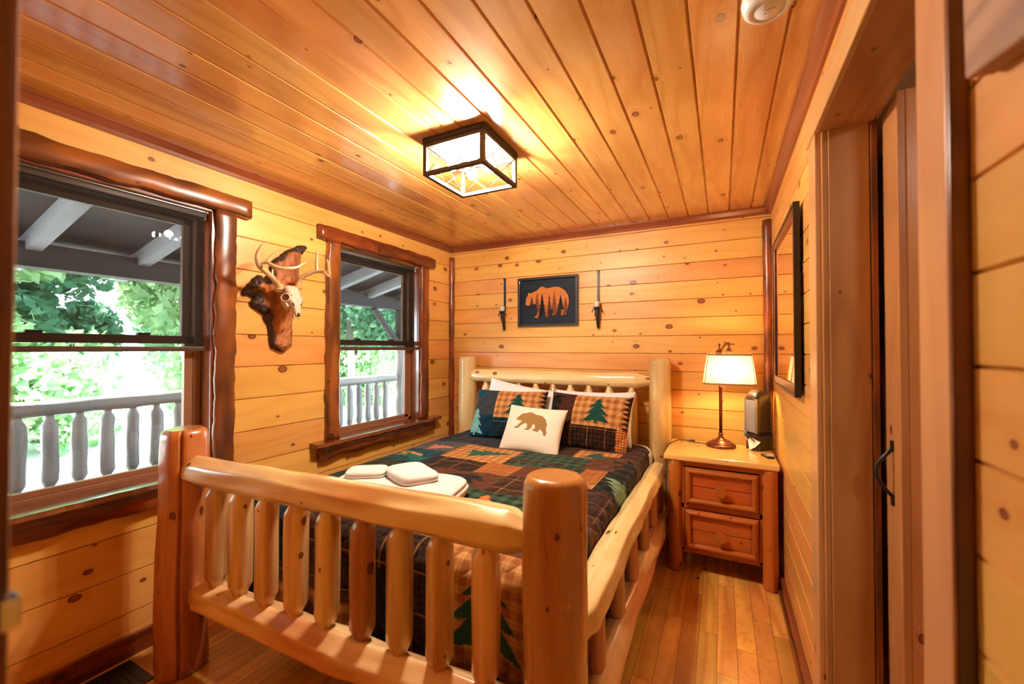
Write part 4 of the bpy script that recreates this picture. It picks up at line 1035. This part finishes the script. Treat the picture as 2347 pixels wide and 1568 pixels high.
mb = MB(); mb.box((-W_+.01, -.0078, -H_+.01), (W_-.01, -.001, H_-.01)); mb.build('backing_board', M['blackgloss'], art)

# ------------------------------------------------------------------ candle sconces
def sconce(x, label):
    s_ = thing('candle_sconce', label, 'candle sconce', (x, D, 1.80), group='iron candle sconces')
    mb = MB(); mb.box((-.010, -.008, -.06), (.010, -.0012, .248), 'z'); mb.box((-.010, -.020, .238), (.010, -.001, .248)); mb.build('iron_strap', M['black'], s_, bevel=.001)
    cy = -.055
    mb = MB(); mb.lathe([(.010, -.075), (.030, -.070), (.032, -.062), (.026, -.060)], (0, cy, 0), 24); mb.tube([(0, cy+.004, -.07), (0, cy+.014, -.12), (.001, cy+.026, -.17), (.002, -.020, -.232)], [.020, .019, .016, .011], 16)
    for z in (-.10, -.11, -.12, -.13): mb.lathe([(.0205, -.002), (.022, 0), (.0205, .002)], (0, cy+.010, z), 20, False)
    for sg in (-1, 1): mb.tube([(sg*.012, cy, -.078), (sg*.030, cy, -.080), (sg*.040, cy, -.092), (sg*.043, cy, -.104)], [.005, .0045, .004, .003], 8)
    mb.tube([(0, -.004, -.05), (0, cy, -.075)], .006, 8)
    mb.build('candle_holder', M['black'], s_)
    mb = MB(); mb.lathe([(.022, -.0605), (.022, -.018), (.018, -.014), (.003, -.015)], (0, cy, 0), 24); c = mb.build('candle', M['candle'], s_)
    mb = MB(); mb.tube([(0, cy, -.016), (.001, cy, -.006)], .0012, 6); mb.build('wick', M['candle'], c)
    mb = MB(); mb.lathe([(.0245, -.0602), (.0255, -.002)], (0, cy, 0), 24, False); mb.build('glass_cup', M['glass'], s_)
sconce(-1.805, 'black iron candle sconce on the back wall, left of the bear picture')
sconce(-.920, 'black iron candle sconce on the back wall, right of the bear picture')

# ------------------------------------------------------------------ mirror on the right wall
mr = thing('wall_mirror', 'tall black-framed mirror hanging on the right wall by the corner', 'mirror', (XR, 2.535, 1.61), 0)
hy_, hz_ = .415, .42
mb = MB()
for sg in (-1, 1):
    mb.box((-.036, sg*(hy_-.006)-.006, -hz_), (-.012, sg*(hy_-.006)+.006, hz_), 'z'); mb.box((-.036, -hy_+.012, sg*(hz_-.006)-.006), (-.012, hy_-.012, sg*(hz_-.006)+.006), 'y')
mb.build('outer_frame', M['blackgloss'], mr, bevel=.001)
mb = MB()
for sg in (-1, 1):
    mb.box((-.033, sg*(hy_-.032)-.020, -hz_+.012), (-.016, sg*(hy_-.032)+.020, hz_-.012), 'z'); mb.box((-.033, -hy_+.052, sg*(hz_-.032)-.020), (-.016, hy_-.052, sg*(hz_-.032)+.020), 'y')
mb.build('inner_frame', M['bronze'], mr, bevel=.003)
mb = MB(); mb.box((-.024, -hy_+.04, -hz_+.04), (-.018, hy_-.04, hz_-.04)); mb.build('mirror_glass', M['mirror'], mr)
mb = MB(); mb.tube([(-.012, -hy_+.03, .10), (-.001, -hy_-.004, .12), (-.001, -hy_-.004, .16), (-.012, -hy_+.03, .17)], .002, 6); mb.build('hanging_hook', M['chrome'], mr)

# rustic wooden hanging at the picture's upper right edge
poly = [(.50, 1.70), (.575, 1.715), (.65, 1.728), (.735, 1.745), (.738, 1.85), (.742, 1.95), (.748, 2.08), (.62, 2.10), (.50, 2.08)]
mb = MB(); mb.prism(poly, XR-.030, XR-.001, 'x'); o = mb.build('wooden_wall_hanging', wood('driftwood_panel', (.52, .28, .16), (.28, .12, .08), seed=30, ring=.7, kd=.3, ksc=8, blotch=.7, bscale=(6, 10), rough=.6, coat=0), bevel=.004, local=(XR, .62, 1.9))
tag(o, 'brown rustic wooden hanging high on the near right wall, beside the door casing', 'wall hanging')

# floor register
vt = MB(); vt.box((-.11, -.24, 0), (.11, .24, .004)); o = vt.build('floor_vent', M['black'], bevel=.002); o.location = (-2.24, .60, .0008)
o.location = (-2.262, .66, .0005)
tag(o, 'black metal floor register in the wood floor beside the left wall', 'floor vent')
mb = MB()
for i in range(20): mb.box((-.09, -.215+i*.022, .0035), (.09, -.207+i*.022, .0065))
mb.build('louvres', M['black'], o)

# ------------------------------------------------------------------ deer skull mount
LB = [(-2.293, 1.534, 1.75), (-2.263, 1.48, 1.785), (-2.223, 1.409, 1.815), (-2.193, 1.354, 1.834), (-2.173, 1.328, 1.86), (-2.173, 1.33, 1.894), (-2.183, 1.356, 1.941), (-2.193, 1.393, 1.978)]
LM = [(-2.178, 1.34, 1.851), (-2.153, 1.364, 1.855), (-2.123, 1.373, 1.84), (-2.093, 1.4, 1.826), (-2.073, 1.433, 1.828), (-2.063, 1.474, 1.839), (-2.063, 1.508, 1.862), (-2.063, 1.535, 1.881)]
L2 = [(-2.153, 1.364, 1.855), (-2.163, 1.401, 1.896), (-2.183, 1.451, 1.932), (-2.203, 1.506, 1.963)]
Lb = [(-2.243, 1.454, 1.80), (-2.243, 1.456, 1.844)]
RB = [(-2.293, 1.644, 1.759), (-2.283, 1.644, 1.795), (-2.263, 1.646, 1.823), (-2.233, 1.662, 1.844), (-2.203, 1.685, 1.862), (-2.173, 1.7, 1.865), (-2.133, 1.708, 1.859), (-2.093, 1.709, 1.841)]
R1 = [(-2.183, 1.695, 1.862), (-2.173, 1.683, 1.909), (-2.163, 1.679, 1.957), (-2.163, 1.679, 1.988)]
R2 = [(-2.093, 1.709, 1.841), (-2.083, 1.695, 1.871), (-2.073, 1.683, 1.9), (-2.063, 1.666, 1.924)]
R3 = [(-2.113, 1.689, 1.849), (-2.053, 1.662, 1.825), (-2.023, 1.663, 1.811)]
Rb = [(-2.273, 1.639, 1.805), (-2.253, 1.629, 1.867)]
PLQ = [(1.673, 2.019), (1.719, 2.05), (1.778, 2.064), (1.79, 2.047), (1.766, 2.018), (1.748, 1.99), (1.74, 1.951), (1.732, 1.902), (1.729, 1.854), (1.721, 1.8), (1.716, 1.736), (1.702, 1.661), (1.689, 1.603), (1.686, 1.555), (1.684, 1.451), (1.682, 1.41), (1.654, 1.392), (1.624, 1.374), (1.592, 1.384), (1.555, 1.404), (1.545, 1.429), (1.539, 1.478), (1.534, 1.532), (1.518, 1.556), (1.506, 1.57), (1.51, 1.595), (1.483, 1.612), (1.439, 1.632), (1.423, 1.659), (1.451, 1.691), (1.415, 1.696), (1.388, 1.698), (1.381, 1.713), (1.41, 1.757), (1.438, 1.794), (1.466, 1.823), (1.486, 1.823), (1.506, 1.818), (1.531, 1.83), (1.541, 1.859), (1.543, 1.909), (1.571, 1.94), (1.602, 1.961), (1.64, 2.002)]
dk = thing('deer_skull_mount', 'deer skull with antlers mounted on a gnarled wood plaque between the windows', 'skull mount', (XL, 1.6, 1.65))
DI = Matrix.Translation((-XL, -1.6, -1.65))
def dpart(mb, name, mat, parent=dk, fix=True):
    o = mb.build(name, mat, fix=fix); o.parent = parent; o.matrix_parent_inverse = DI; return o
def spline(P, k=5):
    P = [Vector(p) for p in P]; out = []; n = len(P)
    for i in range(n-1):
        p0, p1, p2, p3 = P[max(i-1, 0)], P[i], P[i+1], P[min(i+2, n-1)]
        for j in range(k):
            t_ = j/k; out.append(.5*((2*p1)+(-p0+p2)*t_+(2*p0-5*p1+4*p2-p3)*t_*t_+(-p0+3*p1-3*p2+p3)*t_**3))
    out.append(P[-1]); return out
def horn(mb, P, r0, r1, tip=True, rough=.0, pw=.8):
    pts = spline(P); n = len(pts)
    rad = [max(.0012, r0+(r1-r0)*(i/(n-1))**pw) for i in range(n)]
    if tip:
        for i in range(n):
            f = i/(n-1)
            if f > .72: rad[i] *= max(.12, (1-((f-.72)/.28)**1.6))
    mb.tube(pts, rad, 14, rf=lambda th, L: 1+rough*noise.noise(Vector((math.cos(th)*4, math.sin(th)*4, L*90)))*(1 if L < .12 else .2)); return mb
# plaque: dense grid clipped to the outline, thick, with a raised bark rim
py = np.array(PLQ)
g_ = .003; YY, ZZ = np.meshgrid(np.arange(1.36, 1.81, g_), np.arange(1.36, 2.08, g_))
def seg_dist(X, Y, P):
    d = np.full(X.shape, 9.0); n = len(P)
    for i in range(n):
        ax, ay = P[i]; bx_, by_ = P[(i+1) % n]; vx, vy = bx_-ax, by_-ay; t_ = np.clip(((X-ax)*vx+(Y-ay)*vy)/(vx*vx+vy*vy+1e-12), 0, 1); d = np.minimum(d, np.hypot(X-ax-t_*vx, Y-ay-t_*vy))
    return d
ins = inpoly(YY, ZZ, PLQ); ds = seg_dist(YY, ZZ, PLQ)*np.where(ins, 1, -1)
jit = .006*vnoise(YY, ZZ, 60, 2); keep = ds+jit > 0
dep = .014+.030*np.clip(ds/.03, 0, 1)**.6+.012*vnoise(YY, ZZ, 14, 4)+.005*vnoise(YY, ZZ, 40, 9)+.012*vnoise(YY, ZZ*.5, 90, 3)*(ds < .035)
gro = np.exp(-((YY-(1.515+(1.80-ZZ)*.10))/.018)**2)*((ZZ > 1.60) & (ZZ < 1.84)); dep = dep-.03*gro
mb = MB(); ids = {}
ny_, nx_ = YY.shape
def vid(i, j_, back):
    k = (i, j_, back)
    if k not in ids: ids[k] = len(mb.v); mb.v.append((XL+(.002 if back else float(dep[i, j_])), float(YY[i, j_]), float(ZZ[i, j_])))
    return ids[k]
cell = np.zeros((ny_, nx_), bool); cell[:-1, :-1] = keep[:-1, :-1] & keep[1:, :-1] & keep[:-1, 1:] & keep[1:, 1:]
for i in range(ny_-1):
    for j_ in range(nx_-1):
        if not cell[i, j_]: continue
        q = [(i, j_), (i, j_+1), (i+1, j_+1), (i+1, j_)]; uvq = [(float(ZZ[a])*.9+.25*math.sin(float(YY[a])*9), float(YY[a])) for a in q]
        mb.face([vid(*a, 0) for a in q], uvq, True)
        for (di, dj, a, b) in ((-1, 0, 0, 1), (1, 0, 2, 3), (0, -1, 3, 0), (0, 1, 1, 2)):
            if not cell[i+di, j_+dj]: mb.face([vid(*q[b], 0), vid(*q[a], 0), vid(*q[a], 1), vid(*q[b], 1)], [uvq[b], uvq[a], uvq[a], uvq[b]], False)
dcol = {k: (float(ds[k[0], k[1]]), k[2]) for k in ids}
def plaque_mat():
    m = wood('gnarled_plaque', (.56, .22, .05), (.15, .04, .01), fig=.8, seed=33, ring=.6, kd=.3, ksc=6, kr=.02, blotch=.6, bscale=(5, 9), rfreq=40, rough=.55, coat=.0)
    nt = m.node_tree; b = [n for n in nt.nodes if n.type == 'BSDF_PRINCIPLED'][0]; src = b.inputs['Base Color'].links[0].from_socket
    at = nt.nodes.new('ShaderNodeVertexColor'); at.layer_name = 'Col'; mx = nt.nodes.new('ShaderNodeMix'); mx.data_type = 'RGBA'
    nt.links.new(at.outputs[0], mx.inputs[0]); nt.links.new(src, mx.inputs[6]); mx.inputs[7].default_value = (.035, .012, .006, 1); nt.links.new(mx.outputs[2], b.inputs['Base Color']); return m
pl = dpart(mb, 'wood_plaque', plaque_mat())
bark = np.zeros((len(mb.v), 3))
for k, i in ids.items():
    d_, y_, z_ = float(ds[k[0], k[1]]), float(YY[k[0], k[1]]), float(ZZ[k[0], k[1]])
    wd = .020+.022*noise.noise(Vector((y_*14, z_*14, 1)))+(.022 if y_ < 1.54 else 0)+(.02 if z_ > 2.0 else 0)-(.016 if y_ > 1.6 and z_ < 1.9 else 0)
    bark[i] = 1 if k[2] else min(1, max(0, (wd-d_)/.008+.5))
set_col(pl.data, bark)
# skull, lofted from crown to nose
def skull():
    A = [(0, -2.262, 1.766, .026, .022), (.0, -2.256, 1.756, .040, .032), (0, -2.248, 1.738, .043, .036), (0, -2.240, 1.716, .038, .036), (0, -2.232, 1.700, .044, .036), (0, -2.226, 1.684, .051, .034), (0, -2.220, 1.666, .047, .031), (0, -2.214, 1.648, .034, .030), (0, -2.208, 1.628, .027, .028), (0, -2.203, 1.606, .023, .025), (0, -2.199, 1.588, .020, .021), (0, -2.196, 1.572, .017, .016), (0, -2.196, 1.562, .012, .011)]
    mb = MB(); n = 40
    for i, (_, x, z, w_, d_) in enumerate(A):
        yc = 1.590+.004*i/len(A)
        for k in range(n):
            th = 2*math.pi*k/n; c, s_ = math.cos(th), math.sin(th)
            ww = w_*(abs(s_)**.85); dd = d_*(abs(c)**.65)
            mb.v.append((x+math.copysign(dd, c)*(.9 if c > 0 else .9)+(.004*math.sin(th*2)**2), yc+math.copysign(ww, s_), z+.3*math.copysign(dd, c)*.5))
    for i in range(len(A)-1):
        for k in range(n): k2 = (k+1) % n; f = [i*n+k, i*n+k2, (i+1)*n+k2, (i+1)*n+k]; mb.face(f, [(mb.v[a][1], mb.v[a][2]) for a in f], True)
    mb.face(list(range(n))[::-1], [(0, 0)]*n); mb.face([len(A)*n-n+k for k in range(n)], [(0, 0)]*n)
    # orbit rims
    for sg in (-1, 1):
        c = Vector((-2.221, 1.590+sg*.047, 1.684)); nrm = Vector((.50, sg*.86, .06)).normalized(); u = nrm.cross(Vector((0, 0, 1))).normalized(); v = nrm.cross(u)
        mb.tube([c+nrm*.006+u*.024*math.cos(a)+v*.026*math.sin(a) for a in [2*math.pi*k/24 for k in range(25)]], .0042, 10, False)
        # cheek bone and tooth row below the eye
        mb.tube(spline([c+v*.024+nrm*-.002, (-2.225, 1.590+sg*.046, 1.650), (-2.218, 1.590+sg*.034, 1.622)]), [.008]*10+[.006], 10)
        mb.tube(spline([(-2.262, 1.590+sg*.036, 1.665), (-2.252, 1.590+sg*.033, 1.635), (-2.238, 1.590+sg*.024, 1.610)]), [.012]*11, 12, rf=lambda th, L: 1+.18*math.sin(L*420))
        # forked nose bones
        mb.tube([(-2.198, 1.592+sg*.013, 1.580), (-2.194, 1.592+sg*.015, 1.560), (-2.196, 1.592+sg*.012, 1.545)], [.006, .004, .002], 8)
    # pedicles
    for yy in (1.546, 1.636): mb.tube([(-2.262, 1.591+(yy-1.591)*.7, 1.742), (-2.285, yy, 1.757)], [.017, .018], 14)
    mb.v = [(v[0]-.03, v[1]-.001, 1.75+(v[2]-1.75)*.88 if v[2] < 1.75 else v[2]) for v in mb.v]
    return mb
sk = dpart(skull(), 'skull', M['bone'])
def cav(mb):  # dark discs and plugs paint the shade inside sockets and hollows
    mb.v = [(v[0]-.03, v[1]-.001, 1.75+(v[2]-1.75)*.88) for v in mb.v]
    o = dpart(mb, 'hollow_shade_patch', M['hollow_shade'], sk); o.matrix_parent_inverse = Matrix.Identity(4)
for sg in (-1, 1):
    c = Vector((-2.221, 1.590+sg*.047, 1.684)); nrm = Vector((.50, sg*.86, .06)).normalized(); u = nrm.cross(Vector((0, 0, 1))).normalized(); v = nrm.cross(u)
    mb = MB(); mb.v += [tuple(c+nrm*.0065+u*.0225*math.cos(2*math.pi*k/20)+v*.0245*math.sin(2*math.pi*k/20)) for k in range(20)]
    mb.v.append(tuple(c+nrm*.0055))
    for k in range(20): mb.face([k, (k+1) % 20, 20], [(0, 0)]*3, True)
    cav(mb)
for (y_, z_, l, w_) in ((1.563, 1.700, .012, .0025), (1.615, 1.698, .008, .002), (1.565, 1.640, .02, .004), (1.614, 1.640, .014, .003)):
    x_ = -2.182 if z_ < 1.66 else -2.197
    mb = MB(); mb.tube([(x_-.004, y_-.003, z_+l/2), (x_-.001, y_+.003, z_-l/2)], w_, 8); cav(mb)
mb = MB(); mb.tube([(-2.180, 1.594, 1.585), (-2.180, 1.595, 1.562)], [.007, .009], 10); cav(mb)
mb = MB(); horn(mb, LB, .017, .0105, True, .4); horn(mb, LM, .0115, .006, True, 0); horn(mb, L2, .0105, .006, True, 0); horn(mb, Lb, .007, .004)
mb.tube([LB[0], (LB[0][0]+.008, LB[0][1]-.012, LB[0][2]+.008)], [.023, .021], 16, rf=lambda th, L: 1+.12*math.sin(th*7))
dpart(mb, 'antler', M['antler'])
mb = MB(); horn(mb, RB, .017, .0105, False, .4); horn(mb, R1, .0105, .006, True, 0); horn(mb, R2, .0105, .006, True, 0); horn(mb, R3, .0095, .005); horn(mb, Rb, .008, .004)
mb.tube([RB[0], (RB[0][0]+.004, RB[0][1], RB[0][2]+.014)], [.023, .021], 16, rf=lambda th, L: 1+.12*math.sin(th*7))
dpart(mb, 'antler', M['antler'])

# ------------------------------------------------------------------ porch and woods outside
PX = -5.0
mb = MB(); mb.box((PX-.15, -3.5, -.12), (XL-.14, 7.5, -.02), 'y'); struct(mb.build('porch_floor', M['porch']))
rf_ = thing('porch_roof', 'dark plank porch roof with rafters lightened for bounced light, seen through the left windows', 'porch roof', ((PX+XL)/2, 2, 2.4))
RI = Matrix.Translation((-(PX+XL)/2, -2, -2.4))
def zr(x): return 2.30+(x-PX)/(XL-PX)*.62
mb = MB(); xs = (PX-.45, XL-.13)
mb.v = [(xs[0], -3.5, zr(xs[0])), (xs[1], -3.5, zr(xs[1])), (xs[1], 7.5, zr(xs[1])), (xs[0], 7.5, zr(xs[0]))]; mb.v += [(a, b, c+.05) for a, b, c in mb.v]
mb.face([0, 1, 2, 3], [(v[1], v[0]) for v in mb.v[:4]]); mb.face([7, 6, 5, 4], [(v[1], v[0]) for v in mb.v[:4]])
for k in range(4): k2 = (k+1) % 4; mb.face([k2, k, k+4, k2+4], [(0, 0), (.1, 0), (.1, .1), (0, .1)])
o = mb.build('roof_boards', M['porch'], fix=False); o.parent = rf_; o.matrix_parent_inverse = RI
for i in range(14):
    y = 1.213-.71*6+i*.71; mb = MB()
    a = [(PX-.4, y-.045, zr(PX-.4)-.14), (XL-.15, y-.045, zr(XL-.15)-.14), (XL-.15, y+.045, zr(XL-.15)-.14), (PX-.4, y+.045, zr(PX-.4)-.14)]; mb.v = a+[(p[0], p[1], p[2]+.139) for p in a]
    for f in ([0, 1, 2, 3], [7, 6, 5, 4], [0, 4, 5, 1], [1, 5, 6, 2], [2, 6, 7, 3], [3, 7, 4, 0]): mb.face(f, [(mb.v[k][0], mb.v[k][2]) for k in f])
    o = mb.build('rafter', M['rafter']); o.parent = rf_; o.matrix_parent_inverse = RI
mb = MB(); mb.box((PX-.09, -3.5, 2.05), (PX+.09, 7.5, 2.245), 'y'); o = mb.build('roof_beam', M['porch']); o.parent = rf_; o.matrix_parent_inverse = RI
rl = thing('porch_railing', 'grey log porch railing with tapered balusters, seen through both left windows', 'railing', (PX, 2, 0))
LI = Matrix.Translation((-PX, -2, 0))
for z, r in ((.90, .065), (.16, .05)):
    o = log((PX, -3.2, z), (PX, 5.42, z), r, ('flat', 'flat'), z*5, 20, 8, .5, .15, step=.12).build('rail', M['porch_log'], rl); o.matrix_parent_inverse = LI
for i in range(46):
    y = -3.05+i*.183
    if y > 5.35: break
    o = log((PX, y, .19), (PX, y, .86), .052, ('tenon', 'tenon'), i*1.1, 12, 8, .5, .22, tr=.5, tl=.09, step=.09).build('baluster', M['porch_log'], rl); o.matrix_parent_inverse = LI
for i, (y, lb) in enumerate([(5.55, 'grey log porch post with diagonal brace seen through the farther window')]):
    pt = thing('porch_post', lb, 'post', (PX, y, -.02))
    log((0, 0, 0), (0, 0, 2.06), .09, ('flat', 'flat'), 3+i, 24, 8, .5, .12).build('post', M['porch_log'], pt)
    log((0, -.05, 1.50), (0, -.62, 2.06), .05, ('flat', 'flat'), 6+i, 16, 8, .5, .1).build('brace', M['porch_log'], pt)

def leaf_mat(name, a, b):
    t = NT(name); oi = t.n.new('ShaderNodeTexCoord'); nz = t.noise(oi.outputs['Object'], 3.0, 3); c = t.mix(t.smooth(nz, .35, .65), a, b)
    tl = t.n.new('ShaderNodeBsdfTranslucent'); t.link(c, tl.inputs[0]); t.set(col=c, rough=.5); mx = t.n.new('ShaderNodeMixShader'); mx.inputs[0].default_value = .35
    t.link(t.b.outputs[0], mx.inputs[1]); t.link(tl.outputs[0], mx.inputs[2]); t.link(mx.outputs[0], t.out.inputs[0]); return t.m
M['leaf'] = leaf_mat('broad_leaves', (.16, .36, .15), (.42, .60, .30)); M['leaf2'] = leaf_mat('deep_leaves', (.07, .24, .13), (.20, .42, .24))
M['trunk'] = wood('tree_bark', (.24, .22, .20), (.10, .09, .08), seed=40, kd=.1, ksc=3, rough=.9, coat=0)
M['ground'] = plain('pale_gravel_yard', (.78, .78, .72), .95, nscale=3)
mb = MB(); mb.v = [(-60, -50, -.75), (PX-.15, -50, -.75), (PX-.15, 60, -.75), (-60, 60, -.75)]; mb.face([0, 1, 2, 3], [(v[0], v[1]) for v in mb.v]); o = mb.build('yard', M['ground'], fix=False)
struct(o)
def leaves(n, blobs, size, seed):
    rg_ = np.random.RandomState(seed); B = np.array(blobs); pick = rg_.randint(0, len(B), n); c = B[pick, :3]; r = B[pick, 3:4]
    dr = rg_.normal(size=(n, 3)); dr /= np.linalg.norm(dr, axis=1)[:, None]; p = c+dr*r*(rg_.rand(n, 1)**.33)
    a = rg_.normal(size=(n, 3)); a /= np.linalg.norm(a, axis=1)[:, None]; b = np.cross(a, rg_.normal(size=(n, 3))); b /= np.linalg.norm(b, axis=1)[:, None]
    s_ = size*(.6+.8*rg_.rand(n, 1)); a *= s_; b *= s_*.55
    V = np.stack([p-a, p+b, p+a, p-b], 1).reshape(-1, 3); return V
def leaf_obj(name, V, mat, parent):
    me = bpy.data.meshes.new(name); me.vertices.add(len(V)); me.vertices.foreach_set('co', V.astype(np.float32).ravel()); n = len(V)//4
    me.loops.add(n*4); me.loops.foreach_set('vertex_index', np.arange(n*4, dtype=np.int32)); me.polygons.add(n); me.polygons.foreach_set('loop_start', np.arange(n, dtype=np.int32)*4); me.update(calc_edges=True)
    me.materials.append(mat); o = bpy.data.objects.new(name, me); COL.objects.link(o); o.parent = parent; return o
def tree(loc, h, cr_, label, seed, mat, n=5000, low=.25, leaf=.11, name='leafy_tree', tr=.14):
    t = thing(name, label, 'tree' if name != 'leafy_bush' else 'bush', loc, group='trees beyond the porch' if name != 'leafy_bush' else 'bushes beyond the porch')
    rg_ = random.Random(seed); blobs = []
    for i in range(16 if low > .3 else 30):
        z = h*(low+(1-low)*rg_.random()); q = cr_*(1-.5*abs(z/h-.55)); an = rg_.random()*6.283; d = q*rg_.random()**.5*.8
        blobs.append((d*math.cos(an), d*math.sin(an), z, cr_*.30+.25*rg_.random()))
    leaf_obj('crown', leaves(n, blobs, leaf, seed), mat, t)
    mb = MB(); zz = [i*h*.85/10 for i in range(11)]; mb.tube([(.12*noise.noise(Vector((z*.5, seed, 0))), .12*noise.noise(Vector((z*.5, seed, 5))), z) for z in zz], [tr*(1-.06*i) for i in range(11)], 10)
    for b in blobs[:7]: mb.tube([(0, 0, max(.3, b[2]-.8)), (b[0]*.6, b[1]*.6, b[2]-.15), b[:3]], [.05, .035, .015], 6)
    mb.build('trunk', M['trunk'], t); return t
BUSH = [(-12.9, -1.2, 'pale sunlit bush at the far left of the yard'), (-12.9, 2.9, 'pale sunlit bush behind the railing in the near window'), (-12.9, 7.1, 'pale sunlit bush right of the near window view'), (-13.0, 11.5, 'pale sunlit bush behind the railing in the farther window'), (-13.0, 16.0, 'pale sunlit bush behind the far porch post')]
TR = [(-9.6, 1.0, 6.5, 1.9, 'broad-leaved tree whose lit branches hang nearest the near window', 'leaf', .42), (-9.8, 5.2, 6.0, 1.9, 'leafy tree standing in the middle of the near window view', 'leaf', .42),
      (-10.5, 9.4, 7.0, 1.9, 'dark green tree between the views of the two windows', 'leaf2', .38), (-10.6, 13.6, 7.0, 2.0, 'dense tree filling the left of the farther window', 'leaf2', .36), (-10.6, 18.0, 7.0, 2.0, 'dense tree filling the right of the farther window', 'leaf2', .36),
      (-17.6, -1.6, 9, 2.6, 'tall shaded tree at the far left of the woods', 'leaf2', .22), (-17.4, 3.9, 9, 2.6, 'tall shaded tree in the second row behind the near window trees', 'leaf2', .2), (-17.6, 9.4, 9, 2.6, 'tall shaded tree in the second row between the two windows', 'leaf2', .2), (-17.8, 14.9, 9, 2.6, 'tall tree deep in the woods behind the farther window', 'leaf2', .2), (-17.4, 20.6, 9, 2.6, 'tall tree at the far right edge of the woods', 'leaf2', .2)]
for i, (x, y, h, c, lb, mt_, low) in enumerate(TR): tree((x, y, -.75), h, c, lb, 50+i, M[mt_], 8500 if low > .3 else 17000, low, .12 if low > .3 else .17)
for i, (x, y, lb) in enumerate(BUSH): tree((x, y, -.75), 2.3, 2.0, lb, 90+i, M['leaf'], 6000, .05, .11, 'leafy_bush', .05)
